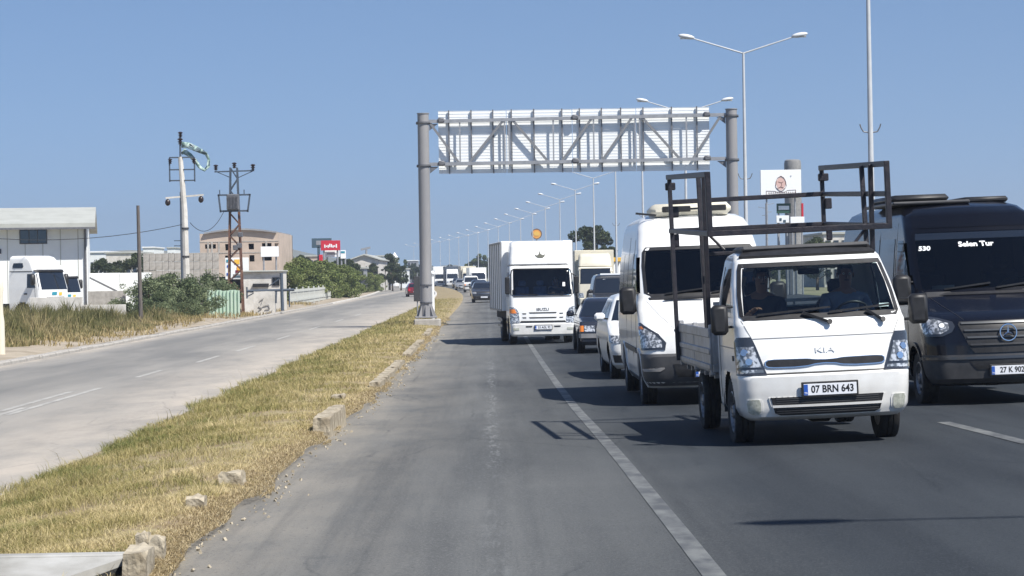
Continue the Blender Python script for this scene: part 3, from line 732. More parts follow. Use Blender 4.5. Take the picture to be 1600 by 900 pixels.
# ---------------------------------------------------------------- light truck with glass-carrying rack
def place(D, x, rz=0., zf=zmain):
    return (x, D, zf(x, D)-.004), rz
M['badge'] = mat('pale_badge', (.66, .67, .68), .4)
def make_light_truck():
    x0, D0 = 3.315, 21.56; rz = R(1.0)
    T = empty('light_truck', (x0, D0, zmain(x0, D0+1.2)), rz, 'white flatbed light truck, plate 07 BRN 643, carrying a tall dark iron rack', 'truck')
    T.rotation_euler.y = -.030; T.rotation_euler.x = -.004
    H = Hull([(.27, .10, 1.70, .74, .16, .05, .05), (.31, .02, 1.72, .80, .20, .05, .06), (.38, .0, 1.74, .835, .20, .05, .06), (.55, -.01, 1.74, .845, .18, .05, .06), (.70, -.01, 1.74, .85, .17, .05, .06), (.735, .03, 1.74, .845, .16, .05, .05),
              (.90, .05, 1.74, .85, .16, .05, .05), (1.10, .09, 1.74, .85, .16, .05, .05), (1.22, .13, 1.74, .85, .15, .05, .05), (1.26, .17, 1.73, .84, .15, .05, .05), (1.60, .50, 1.71, .80, .14, .06, .05),
              (1.86, .76, 1.69, .745, .14, .08, .05), (1.91, .86, 1.67, .72, .18, .10, .05), (1.945, 1.00, 1.62, .66, .25, .12, .05)])
    W = [(1.255, -.76, .76), (1.30, -.80, .80), (1.5, -.79, .79), (1.76, -.745, .745), (1.82, -.72, .72)]
    def hole(x, y, z):
        if y < 1.0 and H.F(x, z) > y-.05 and in_rows(W, x/abs(x or 1)*abs(x)*1.02, z, .035): return True
        if abs(x) > .6:
            if (y-.93)**2+(z-.34)**2 < .40**2 and z < .78: return True
            if 1.30 < z < 1.77 and .62+(z-1.3)*.72 < y < 1.42: return True
        if y > 1.6 and 1.36 < z < 1.74 and abs(x) < .56: return True
        return False
    H.body('cab', M['white'], T, hole, dz=.028)
    b = MB(); frame_patches(H, W, .045, b); b.build('windscreen_seal', M['plastic'], T, smooth=True)
    H.put('windscreen', M['glass'], T, W, nx=16, nz=8, o=.004, depth=-.001)
    # roof front edge: black band above the windscreen
    H.put('roof_edge_band', M['plastic'], T, [(1.872, -.70, .70), (1.945, -.62, .62)], o=.03, nx=16)
    b = MB(); b.cbox(-.66, .66, .92, 1.60, 1.94, 2.0, .03); b.build('roof_panel', M['plastic2'], T)
    # side glass
    for sg in (-1, 1):
        H.put('door_window', M['glass'], T, [(1.29, .60, 1.44), (1.5, .76, 1.43), (1.78, .97, 1.40)], side=sg, nx=5, nz=4, o=.002, depth=.0)
        H.put('door_seam', M['plastic'], T, [(.45, 1.52, 1.535), (1.8, 1.46, 1.475)], side=sg, nx=1, nz=8, o=.004)
        H.put('door_handle', M['plastic'], T, [(1.10, 1.30, 1.44), (1.14, 1.30, 1.44)], side=sg, nx=2, nz=1, o=.03)
        H.put('body_crease', M['grey_paint'], T, [(.98, .25, 1.72), (.99, .25, 1.72)], side=sg, nx=6, nz=1, o=.004)
    H.put('side_repeater', M['plastic'], T, [(.86, .42, .47), (.91, .42, .47)], side=-1, nx=2, nz=1, o=.012)
    # panel lines
    H.put('bonnet_seam', M['grey_paint'], T, [(1.075, -.70, .70), (1.083, -.70, .70)], nx=20, nz=1, o=.003)
    for sg in (-1, 1): H.put('corner_seam', M['grey_paint'], T, [(1.08, sg*.70-.004, sg*.70+.004), (1.26, sg*.79-.004, sg*.79+.004)], nx=1, nz=6, o=.003)
    H.put('bumper_seam', M['plastic'], T, [(.722, -.98, .98), (.736, -.98, .98)], nx=26, nz=1, o=.004)
    # upper grille: chrome-edged slot pinched at the middle
    b = MB(); up = [(0., .822, .848), (.10, .816, .852), (.17, .800, .862), (.30, .792, .864), (.50, .794, .866), (.565, .800, .860), (.58, .815, .845)]
    def slot(grow, o_, name, m):
        b = MB(); P = []
        xs = np.linspace(-.58-grow, .58+grow, 50)
        for x in xs:
            q = min(.58, abs(x)); zl = np.interp(q, [u[0] for u in up], [u[1] for u in up])-grow; zh = np.interp(q, [u[0] for u in up], [u[2] for u in up])+grow*.6
            P.append((x, zl, zh))
        vs = []; 
        for x, zl, zh in P:
            for z, oo in ((zl, o_), (zh, o_), (zh, -.01), (zl, -.01)): vs.append(H.Q(x, z)+H.N(x, z)*oo)
        fs = []
        for i in range(len(P)-1):
            k = i*4; fs += [(k, k+4, k+5, k+1), (k+1, k+5, k+6, k+2), (k+3, k+7, k+4, k), (k+2, k+6, k+7, k+3)]
        n = len(vs); fs += [(0, 1, 2, 3), (n-4, n-1, n-2, n-3)]
        return b.add(vs, fs).build(name, m, T, smooth=True)
    slot(.009, .012, 'grille_trim', M['chrome']); slot(.0, .017, 'upper_grille', M['plastic'])
    text_obj('badge', 'KIA', .075, M['badge'], T, (0, H.F(0, .945)-.006, .945), ext=.003, sx=1.7, rx=PI/2-.17)
    # lower grille with bar
    LG = [(.325, -.46, .46), (.35, -.515, .515), (.50, -.555, .555)]
    b = MB(); H.patch([(z, a-.02, c+.02) for z, a, c in LG], 20, 4, .010, .0, mb=b); b.build('grille_surround', M['white'], T, smooth=True)
    H.put('lower_grille', M['plastic'], T, LG, nx=20, nz=4, o=.015)
    H.put('grille_bar', M['white'], T, [(.402, -.535, .535), (.424, -.54, .54)], nx=20, nz=1, o=.03)
    b = MB()
    for z in (.345, .365, .385, .440, .460, .480): H.patch([(z, -.50, .50), (z+.007, -.50, .50)], 16, 1, .021, .0, mb=b)
    b.build('grille_mesh', M['plastic2'], T)
    for sg in (-1, 1):
        s_ = (lambda a, c: (a, c) if sg > 0 else (-c, -a))
        rows = [(.72, .575, .90), (.80, .60, .915), (1.0, .665, .92), (1.06, .69, .915), (1.095, .71, .86)]
        o = H.put('headlight', M['lamp_dark'], T, [(z, *s_(a, c)) for z, a, c in rows], nx=12, nz=8, o=.014)
        H.put('reflector', M['lamp_glass'], o, [(z, *s_(a, c)) for z, a, c in ((.80, .625, .88), (.9, .66, .875), (1.0, .69, .86))], nx=10, nz=6, o=.021)
        for zz, tt in ((.855, .74), (.945, .78)):
            b = MB(); p = H.Q(sg*tt, zz); n = H.N(sg*tt, zz); b.tube(p+n*.018, p+n*.028, .040, .034, n=16); b.build('bulb_ring', M['chrome'], o, smooth=True)
        H.put('indicator', M['lamp_glass'], o, [(z, *s_(a, c)) for z, a, c in ((.735, .60, .88), (.775, .61, .88))], nx=8, nz=2, o=.019)
        rows = [(.345, .665, .74), (.37, .65, .775), (.45, .65, .785), (.485, .665, .77)]
        f = H.put('fog_light', M['white'], T, [(z, *s_(a-.022, c+.022)) for z, a, c in rows], nx=6, nz=5, o=.008)
        H.put('fog_lens', M['fog'], f, [(z, *s_(a, c)) for z, a, c in rows], nx=8, nz=6, o=.014)
    licence(T, (.02, -.045, .565), '07 BRN 643')
    # mirrors and wipers
    mirror(T, (-.84, .45, 1.40), (-.84, .45, 1.20), (-.985, .34, 1.275), (.17, .10, .30)); mirror(T, (.84, .45, 1.40), (.84, .45, 1.20), (1.0, .34, 1.30), (.19, .10, .30))
    wiper(T, H, -.62, 1.29, .10, 1.34, .018); wiper(T, H, .08, 1.29, .70, 1.34, .018)
    for a, c in ((-.18, .07), (.45, .60)):
        b = MB(); p = H.Q(a, 1.29)+H.N(a, 1.29)*.04; q = H.Q(c, 1.205)+H.N(c, 1.2)*.03; b.bar(p, q, .035, .025); b.tube(q, q+H.N(c, 1.2)*.02, .026, n=10); b.build('wiper_arm', M['plastic'], T)
    # cab interior
    b = MB(); b.cbox(-.80, .80, .36, .78, 1.0, 1.27, .05); b.build('dashboard', M['interior'], T)
    b = MB(); b.box(-.80, .80, .22, 1.68, .60, .64); b.box(-.55, -.0, 1.64, 1.66, .9, 1.36); b.box(0, .8, 1.64, 1.66, .9, 1.36); b.build('cab_floor', M['interior'], T)
    for x in (-.45, .42):
        b = MB(); b.cbox(x-.25, x+.25, .95, 1.45, .78, .93, .05); b.cbox(x-.24, x+.24, 1.42, 1.54, .88, 1.44, .05); b.cbox(x-.12, x+.12, 1.45, 1.53, 1.47, 1.63, .04); b.build('seat', M['seat'], T)
    b = MB(); A = Matrix.Translation((.42, .80, 1.25)) @ Matrix.Rotation(-.9, 4, 'X'); b.lathe([(.185+.014*math.cos(k*PI/4), .014*math.sin(k*PI/4)) for k in range(8)], A, 26, close=True)
    for k in range(3): a = PI/2+k*2.1; b.bar(A @ Vector((0, 0, 0)), A @ Vector((.185*math.cos(a), .185*math.sin(a), 0)), .03, .015)
    b.build('steering_wheel', M['plastic'], T, smooth=True)
    b = MB(); b.cbox(-.11, .11, .80, .83, 1.69, 1.75, .012); b.build('interior_mirror', M['plastic'], T)
    b = MB(); b.add([(-.16, .83, 1.80), (-.02, .84, 1.81), (-.0, .82, 1.70), (-.07, .83, 1.745), (-.15, .83, 1.72)], [(0, 1, 2, 3), (0, 3, 4)]); b.build('hanging_ornament', M['cream'], T, fix=False)
    b = MB(); p = H.Q(.66, 1.345); n = H.N(.66, 1.345)
    H.put('windscreen_sticker', M['white_ink'], T, [(1.34, .60, .70), (1.375, .61, .71)], nx=2, nz=1, o=-.004, depth=.006)
    for x in (-.57, .57): b = MB(); b.bar((x, 1.72, 1.36), (x, 1.71, 1.74), .03); b.build('rear_window_pillar', M['white_flat'], T)
    # chassis, springs, axle
    b = MB()
    for x in (-.38, .38): b.box(x-.04, x+.04, .55, 4.75, .48, .64)
    for y in (.95, 2.0, 3.4, 4.6): b.box(-.5, .5, y-.05, y+.05, .42, .52)
    b.tube((-.7, 3.45, .33), (.7, 3.45, .33), .05); b.sphere((0, 3.45, .33), .15); b.tube((-.7, .93, .33), (.7, .93, .33), .045); b.cbox(-.10, .12, .5, .8, .21, .38, .03)
    b.cbox(-.72, -.45, 1.95, 2.75, .38, .66, .03); b.cbox(.45, .72, 1.95, 2.6, .38, .66, .03)
    b.box(-.72, .72, 3.95, 3.97, .28, .62)
    b.build('chassis', M['chassis'], T)
    for sg in (-1, 1):
        wheel(T, sg*.735, .93, .335, .20, sg); wheel(T, sg*.76, 3.45, .325, .19, sg)
        b = MB(); b.box(sg*.60, sg*.845, 1.38, 1.40, .30, .74); b.build('mud_flap', M['plastic'], T)
    # flatbed
    b = MB(); b.cbox(-.90, .90, 1.83, 4.92, .68, .78, .015)
    for y in np.arange(2.0, 4.9, .45): b.box(-.86, .86, y, y+.06, .62, .681)
    b.build('bed_floor', M['bed'], T)
    for sg in (-1, 1):
        s_ = MB(); x = sg*.90
        s_.cbox(x-.014, x+.014, 1.84, 4.92, .70, 1.16, .008)
        for z0, z1 in ((.72, .78), (.88, .945), (1.06, 1.165)): s_.cbox(x+sg*.006, x+sg*.030, 1.84, 4.92, z0, z1, .008)
        s_.build('side_board', M['bed'], T, smooth=True)
        for y in (1.87, 3.4, 4.90): b = MB(); b.cbox(x-.02, x+.038, y-.03, y+.03, .66, 1.20, .008); b.build('board_post', M['bed'], T)
    b = MB(); b.cbox(-.88, .88, 4.905, 4.935, .70, 1.16, .01); b.build('tailgate', M['bed'], T)
    b = MB(); b.cbox(-.88, .88, 1.845, 1.875, .70, 1.20, .01)
    for x in np.linspace(-.8, .8, 7): b.bar((x, 1.86, 1.2), (x, 1.86, 1.42), .025)
    b.bar((-.86, 1.86, 1.42), (.86, 1.86, 1.42), .035); b.build('headboard', M['bed'], T)
    # the rack: hangs over the cab in front, reaches past the bed behind
    lx, rx, yf, yr = -.945, .91, 1.15, 5.10
    K = T
    zt = lambda x, y: 2.76+.03*(x > 0)+(y-yf)*.042; zm = lambda x, y: 2.46+(y-yf)*.040+.02*(x > 0); zl = lambda x, y: 2.15+(y-yf)*.032
    def bars(name, L_, w=.055):
        b = MB()
        for p, q in L_: b.bar(p, q, w)
        return bevel(b.build(name, M['rack'], K), .006, 1)
    for x in (lx, rx):
        bars('rack_top_rail', [((x, yf-.03, zt(x, yf)), (x, yr+.03, zt(x, yr)))], .06)
        if x > 0: bars('rack_middle_rail', [((x, yf, zm(x, yf)), (x, yr, zm(x, yr)))], .055)
        bars('rack_lower_rail', [((x, yf, zl(x, yf)), (x, yr, zl(x, yr)))], .055)
        bars('rack_front_post', [((x+.003, yf, zl(x, yf)-.03), (x+.003, yf, zt(x, yf)))])
        bars('rack_rear_post', [((x*1.004, 4.86 if x < 0 else yr, .72 if x < 0 else zl(x, yr)), (x*1.004, 4.98 if x < 0 else yr, zt(x, yr)))], .05)
        sx = .04 if x < 0 else -.04
        bars('rack_middle_post', [((x+sx, 1.95, 1.15), (x+sx, 1.80, zt(x, 1.9)))], .05); bars('rack_middle_post', [((x+sx, 2.12, 1.15), (x+sx+.0, 2.30, zt(x, 2.1)))], .05)
        bars('rack_brace', [((x+sx*2, 1.95, 2.16), (x+sx*6, 1.90, 1.98))], .03)
        y = yr-.04
        for bx in ((x-.05, x+.07, y-.06, y+.02, zt(x, y)-.16, zt(x, y)-.07), (x+.02, x+.10, y-.03, y+.03, zm(x, y)-.18, zm(x, y)-.05), (x+.02, x+.09, y-.03, y+.03, zl(x, y)-.20, zl(x, y)-.04)):
            b = MB(); b.cbox(*bx, .01); b.build('rack_bracket', M['rack'], K)
    bars('rack_front_crossbar', [((lx, yf, zl(lx, yf)), (rx, yf, zl(rx, yf)))], .058)
    bars('rack_rear_crossbar', [((lx, yr-.1, zm(lx, yr)), (rx, yr-.1, zm(rx, yr)))], .055)
    bars('rack_rear_sill', [((lx, yr-.1, zl(lx, yr)), (rx, yr-.1, zl(rx, yr)))], .05)
    bars('rack_post_tie', [((lx+.04, 2.0, 1.95), (rx-.04, 2.0, 1.95))], .04)
    # people in the cab are things of their own
    wm = Matrix.Translation(T.location) @ T.rotation_euler.to_matrix().to_4x4()
    p = wm @ Vector((.42, 1.20, .93)); d = seated_person('driver in a blue-grey shirt, both hands on the wheel of the flatbed truck', p, 'shirt_blue', (-.15, -.40, .36), (.16, -.40, .36), rz)
    p = wm @ Vector((-.45, 1.20, .93)); d = seated_person('passenger in a dark shirt with one hand raised beside the flatbed truck driver', p, 'shirt_dark', (-.12, -.34, .42), (.14, -.32, .20), rz)
    return T
KIA = make_light_truck()

# ---------------------------------------------------------------- vans
def sg_rows(sg, rows): return [(z, a, c) if sg > 0 else (z, -c, -a) for z, a, c in rows]
def star_emblem(parent, c, r, n):
    b = MB(); q = Vector(n).to_track_quat('Z', 'Y').to_matrix().to_4x4(); A = Matrix.Translation(c) @ q
    b.lathe([(r+r*.10*math.cos(k*PI/3), r*.10*math.sin(k*PI/3)) for k in range(6)], A, 28, close=True)
    o = b.build('star_ring', M['chrome'], parent, smooth=True)
    b = MB(); z = Vector((0, 0, 1)); 
    for k in range(3):
        a = PI/2+k*2*PI/3; d = Vector((math.cos(a), 0, math.sin(a))); s_ = Vector((-d.z, 0, d.x)); c0 = Vector(c)+Vector((0, -.006, 0))
        b.add([c0+s_*r*.16, c0+d*r, c0-s_*r*.16, c0+Vector((0, -.02, 0)), c0+Vector((0, .01, 0))], [(0, 1, 3), (1, 2, 3), (0, 4, 1), (1, 4, 2)])
    b.build('star', M['chrome'], o)
M['grille_grey'] = mat('dull_grille_grey', (.10, .105, .11), .4, metal=.3)
M['black_roof'] = mat('black_roof_panel', (.004, .005, .009), .18, spec=.2)
def make_van(name, label, loc, rz, paint, kind, L=6.0):
    T = empty(name, loc, rz, label, 'van'); wh = kind == 'white'
    if wh:
        H = Hull([(.26, .14, L, .88, .26, .08, .10), (.34, .04, L, .93, .28, .08, .10), (.48, .0, L, .965, .28, .08, .10), (.70, .0, L, .97, .28, .08, .10), (.735, .06, L, .975, .26, .08, .10), (.80, .07, L, .985, .26, .08, .10), (1.02, .12, L, .99, .26, .08, .11),
                  (1.16, .24, L, .99, .28, .08, .12), (1.26, .46, L, .985, .30, .08, .12), (1.40, .82, L, .975, .30, .08, .10), (1.50, 1.04, L, .965, .26, .08, .10), (1.54, 1.09, L, .96, .22, .08, .10), (2.0, 1.46, L, .925, .20, .10, .10), (2.26, 1.68, L-.02, .89, .20, .10, .10),
                  (2.34, 1.76, L-.03, .88, .24, .10, .10), (2.55, 2.02, L-.06, .85, .3, .15, .10), (2.68, 2.28, L-.12, .80, .34, .2, .10), (2.75, 2.6, L-.25, .70, .34, .3, .08), (2.775, 2.95, L-.5, .55, .34, .3, .06)])
        W = [(1.53, -.74, .74), (1.60, -.86, .86), (2.0, -.865, .865), (2.20, -.84, .84), (2.27, -.78, .78)]; wz = (1.56, 2.22)
    else:
        H = Hull([(.26, .14, L, .88, .26, .08, .10), (.36, .02, L, .95, .30, .08, .11), (.55, .0, L, .985, .30, .08, .12), (.80, .02, L, 1.0, .30, .08, .12), (1.00, .06, L, 1.005, .30, .08, .13), (1.10, .12, L, 1.01, .30, .08, .13),
                  (1.18, .26, L, 1.005, .30, .08, .13), (1.30, .66, L, .995, .30, .08, .11), (1.40, .98, L, .98, .26, .08, .10), (1.44, 1.06, L, .975, .22, .08, .10), (2.0, 1.50, L, .93, .18, .10, .10), (2.34, 1.79, L-.03, .89, .18, .10, .10),
                  (2.50, 1.96, L-.06, .86, .24, .15, .10), (2.60, 2.2, L-.12, .80, .30, .2, .10), (2.66, 2.5, L-.25, .68, .32, .3, .08), (2.68, 2.9, L-.5, .5, .32, .3, .06)])
        W = [(1.44, -.76, .76), (1.50, -.88, .88), (2.0, -.87, .87), (2.24, -.83, .83), (2.30, -.76, .76)]; wz = (1.50, 2.2)
    r = .345; ya, yb = 1.02, 1.02+(3.66 if L > 5.5 else 3.25)
    def hole(x, y, z):
        if y < 1.95 and H.F(x, z) > y-.06 and in_rows(W, x*1.02, z, .035): return True
        if abs(x) > .55:
            for yy in (ya, yb):
                if (y-yy)**2+(z-r)**2 < .43**2 and z < .9: return True
            if wz[0]+.05 < z < wz[1]-.08 and 1.30+(z-wz[0])*.80 < y < 2.30: return True
        return False
    H.body('body', M[paint], T, hole, dz=.03)
    b = MB(); frame_patches(H, W, .05, b, o=.006); b.build('windscreen_seal', M['plastic' if wh else 'black_roof'], T, smooth=True)
    H.put('windscreen', M['glass_dark'], T, W, nx=16, nz=8, o=.003, depth=-.001)
    for sg in (-1, 1):
        H.put('door_window', M['glass_dark'], T, [(wz[0], 1.36, 2.32), (1.8, 1.60, 2.32), (wz[1]-.04, 1.94, 2.30)], side=sg, nx=6, nz=5, o=.004)
        y = 2.55
        for k in range(3 if L > 5.5 else 2):
            H.put('side_window', M['pane'], T, [(1.54, y, y+1.02), (1.58, y-.02, y+1.04), (2.14, y-.02, y+1.04), (2.19, y, y+1.02)], side=sg, nx=6, nz=4, o=.006); y += 1.14
        H.put('door_seam', M['plastic'], T, [(.42, 1.46, 1.472), (1.45, 1.30, 1.312)], side=sg, nx=1, nz=8, o=.003)
        H.put('door_seam', M['plastic'], T, [(.42, 2.42, 2.432), (2.4, 2.40, 2.412)], side=sg, nx=1, nz=8, o=.003)
        H.put('sliding_door_seam', M['plastic'], T, [(.42, 3.66, 3.672), (2.45, 3.66, 3.672)], side=sg, nx=1, nz=8, o=.003)
        H.put('side_moulding', M['plastic2'], T, [(.72, 1.52, 4.2), (.80, 1.52, 4.2)], side=sg, nx=16, nz=1, o=.016)
        H.put('sill_trim', M['plastic2'], T, [(.30, 1.50, 4.2), (.36, 1.50, 4.2)], side=sg, nx=16, nz=2, o=.01)
        H.put('door_handle', M['plastic'], T, [(1.28, 2.18, 2.34), (1.33, 2.18, 2.34)], side=sg, nx=2, nz=1, o=.03)
        for yy in (ya, yb):
            arch_lip(H, T, paint, yy, r, .42, sg, .045, .018); wheel(T, sg*.86, yy, r, .22, sg, 'steel')
    # cowl and bonnet lines
    H.put('cowl', M['plastic'], T, [(W[0][0]-.035, -.78, .78), (W[0][0]+.0, -.80, .80)], nx=18, nz=1, o=.012)
    for sg in (-1, 1):
        b = MB(); H.patch([(z, a-.004, a+.004) for z, a in ((1.10, sg*.52), (1.25, sg*.66), (1.48, sg*.84))], 1, 10, .003, .01, mb=b); b.build('bonnet_seam', M['grey_paint' if wh else 'plastic'], T)
    if wh:
        H.put('bumper', M['plastic2'], T, [(.30, -.95, .95), (.40, -1.22, 1.22), (.70, -1.34, 1.34), (.745, -1.34, 1.34)], nx=30, nz=6, o=.014)
        H.put('bumper_intake', M['plastic'], T, [(.42, -.50, .50), (.60, -.56, .56)], nx=14, nz=3, o=.022)
        for sg in (-1, 1):
            H.put('fog_recess', M['bed'], T, sg_rows(sg, [(.50, .74, 1.02), (.535, .68, 1.10), (.555, .68, .80)]), nx=8, nz=3, o=.022)
            o = H.put('headlight', M['lamp_dark'], T, sg_rows(sg, [(.80, .66, 1.10), (.90, .64, 1.17), (1.02, .74, 1.18), (1.12, .90, 1.16), (1.18, 1.02, 1.13)]), nx=14, nz=10, o=.012)
            H.put('reflector', M['lamp_glass'], o, sg_rows(sg, [(.83, .70, 1.07), (.92, .70, 1.12), (1.02, .80, 1.12), (1.10, .94, 1.10)]), nx=12, nz=8, o=.018)
            H.put('indicator', M['amber'], o, sg_rows(sg, [(1.09, .96, 1.10), (1.13, 1.0, 1.10)]), nx=4, nz=1, o=.022)
        H.put('grille', M['plastic'], T, [(.80, -.44, .44), (1.08, -.52, .52)], nx=16, nz=4, o=.010)
        for z in (.86, .93, 1.0, 1.06): H.put('grille_bar', M['silver'], T, [(z, -.44, .44), (z+.02, -.45, .45)], nx=14, nz=1, o=.022)
        star_emblem(T, (0, H.F(0, .96)-.035, .96), .085, (0, -1, .15))
        b = MB(); b.cbox(-.62, .60, 2.50, 3.55, 2.74, 2.93, .07); o = b.build('roof_cooler', M['cream'], T, smooth=True)
        b = MB(); b.cbox(-.45, -.02, 2.485, 2.51, 2.80, 2.89, .01); b.build('cooler_vent', M['plastic'], T)
        b = MB(); b.cbox(.12, .52, 2.485, 2.51, 2.80, 2.89, .01); b.build('cooler_vent', M['plastic'], T)
        b = MB(); b.bar((-.86, 2.45, 2.80), (-.55, 2.45, 2.76), .03); b.build('roof_bar_end', M['plastic'], T)
        b = MB(); b.bar((-.40, 2.42, 2.83), (.40, 2.42, 2.85), .03); b.build('roof_bar', M['plastic'], T)
        licence(T, (0, -.03, .47), '07 K 2214')
    else:
        H.put('bumper', M['plastic2'], T, [(.30, -.98, .98), (.42, -1.25, 1.25), (.60, -1.32, 1.32), (.66, -1.2, 1.2)], nx=30, nz=6, o=.012)
        H.put('bumper_fold', M['charcoal'], T, [(.60, -1.30, 1.30), (.635, -1.28, 1.28)], nx=30, nz=1, o=.03)
        H.put('grille', M['plastic'], T, [(.68, -.42, .42), (.75, -.48, .48), (1.04, -.60, .60), (1.08, -.58, .58)], nx=18, nz=6, o=.010)
        for k, z in enumerate((.775, .865, .955, 1.04)): H.put('grille_bar', M['grille_grey' if k else 'plastic2'], T, [(z, -.47-.03*k, .47+.03*k), (z+.022, -.475-.03*k, .475+.03*k)], nx=18, nz=1, o=.026)
        H.put('lower_intake', M['plastic'], T, [(.47, -.40, .40), (.585, -.50, .50)], nx=14, nz=3, o=.018)
        star_emblem(T, (0, H.F(0, .93)-.045, .93), .105, (0, -1, .1))
        for sg in (-1, 1):
            o = H.put('headlight', M['lamp_dark'], T, sg_rows(sg, [(.90, .80, 1.05), (.95, .68, 1.14), (1.02, .64, 1.20), (1.08, .66, 1.22), (1.13, .84, 1.22), (1.155, 1.0, 1.2)]), nx=14, nz=8, o=.012)
            H.put('reflector', M['lamp_glass'], o, sg_rows(sg, [(.93, .82, 1.06), (.98, .72, 1.12), (1.06, .72, 1.16), (1.11, .88, 1.16)]), nx=12, nz=6, o=.018)
            b = MB(); p = H.Q(sg*.80, 1.03); n = H.N(sg*.80, 1.03); b.tube(p+n*.018, p+n*.026, .034, n=14); b.build('bulb_ring', M['white_ink'], o, smooth=True)
        # rooftop cooler, lettering on the glass
        b = MB(); b.cbox(-.95, .12, 2.40, 4.6, 2.655, 2.70, .015); b.build('roof_spoiler', M['plastic2'], T)
        b = MB(); b.cbox(-.90, -.10, 2.7, 4.4, 2.69, 2.80, .05); b.build('roof_cooler', M['plastic'], T, smooth=True)
        b = MB(); b.cbox(.10, .72, 2.7, 4.4, 2.655, 2.74, .03); b.build('roof_hatch', M['plastic'], T, smooth=True)
        def on_glass(name, s, size, t, z, sx=1., bold=.004):
            p = H.Q(t, z)+H.N(t, z)*.012; n = H.N(t, z); o = text_obj(name, s, size, M['white_ink'], T, p, ext=.001, sx=sx, bold=bold)
            o.rotation_euler = (PI/2-math.asin(n.z), 0, math.atan2(n.x, -n.y)); return o
        on_glass('glass_lettering', 'Selen Tur', .118, -.02, 2.07, 1.02); on_glass('glass_number', '530', .105, -.70, 2.03, 1.0)
        H.put('roof_front_panel', M['black_roof'], T, [(2.31, -.80, .80), (2.48, -.80, .80), (2.58, -.70, .70)], nx=18, nz=6, o=.008)
        H.put('sun_strip', M['pane'], T, [(2.09+.06, -.80, .80), (2.24, -.78, .78)], nx=16, nz=2, o=.006)
        b = MB(); b.box(-.66, -.36, 1.40, 1.41, 1.49, 1.54); b.build('dashboard_card', M['plate'], T)
        licence(T, (.02, -.035, .455), '27 K 9029')
    for sg in (-1, 1):
        mirror(T, (sg*.93, 1.36, 1.60), (sg*.93, 1.36, 1.35), (sg*1.10, 1.22, 1.50), (.24, .14, .40))
    wiper(T, H, -.55, W[0][0]+.035, .05, W[0][0]+.10); wiper(T, H, .12, W[0][0]+.035, .70, W[0][0]+.10)
    if wh:
        b = MB(); p = H.Q(-.58, 1.475)+H.N(-.58, 1.475)*.03; q = H.Q(-.02, 1.475)+H.N(0, 1.475)*.035; b.bar(p, q, .04, .03); b.build('wiper_arm', M['plastic'], T)
    # interior
    b = MB(); b.box(-.88, .88, 1.0, L-.2, .55, .60); b.build('cabin_floor', M['interior'], T)
    b = MB(); b.cbox(-.86, .86, 1.05, 1.62, 1.05, 1.46, .06); b.build('dashboard', M['interior'], T)
    for x in (-.5, .5):
        b = MB(); b.cbox(x-.25, x+.25, 1.9, 2.4, .95, 1.10, .05); b.cbox(x-.25, x+.25, 2.38, 2.52, 1.05, 1.72, .05); b.cbox(x-.13, x+.13, 2.40, 2.5, 1.74, 1.94, .04); b.build('seat', M['seat'], T)
    b = MB(); b.box(-.86, .86, 3.1, 3.13, .6, 2.2); b.build('bulkhead', M['interior'], T)
    b = MB(); A = Matrix.Translation((.48, 1.62, 1.48)) @ Matrix.Rotation(-.75, 4, 'X'); b.lathe([(.20+.014*math.cos(k*PI/4), .014*math.sin(k*PI/4)) for k in range(8)], A, 22, close=True); b.build('steering_wheel', M['plastic'], T, smooth=True)
    b = MB(); 
    for x in (-.5, .5): b.box(x-.05, x+.05, .5, L-.3, .36, .46)
    b.box(-.6, .6, ya-.06, ya+.06, .25, .36); b.box(-.6, .6, yb-.06, yb+.06, .25, .38); b.cbox(-.35, .35, .5, 1.2, .24, .4, .03); b.build('underbody', M['chassis'], T)
    return T
VW = make_van('passenger_van', 'white high-roof van with a cream roof cooler, directly behind the flatbed truck', (3.16, 31.0, zmain(3.16, 32)), R(-.2), 'white', 'white')
seated_person('driver of the white high-roof van, dark shirt, hands on the wheel', (3.16+.48, 33.1, zmain(3.16, 32)+1.10), 'shirt_dark', (-.15, -.42, .36), (.15, -.42, .36))
VB = make_van('passenger_van', 'black high-roof van with Selen Tur lettered in white across its windscreen', (6.62, 28.0, zmain(6.62, 29)), R(.4), 'black_paint', 'black', 6.9)
VB.rotation_euler.y = -.022; VW.rotation_euler.y = -.022

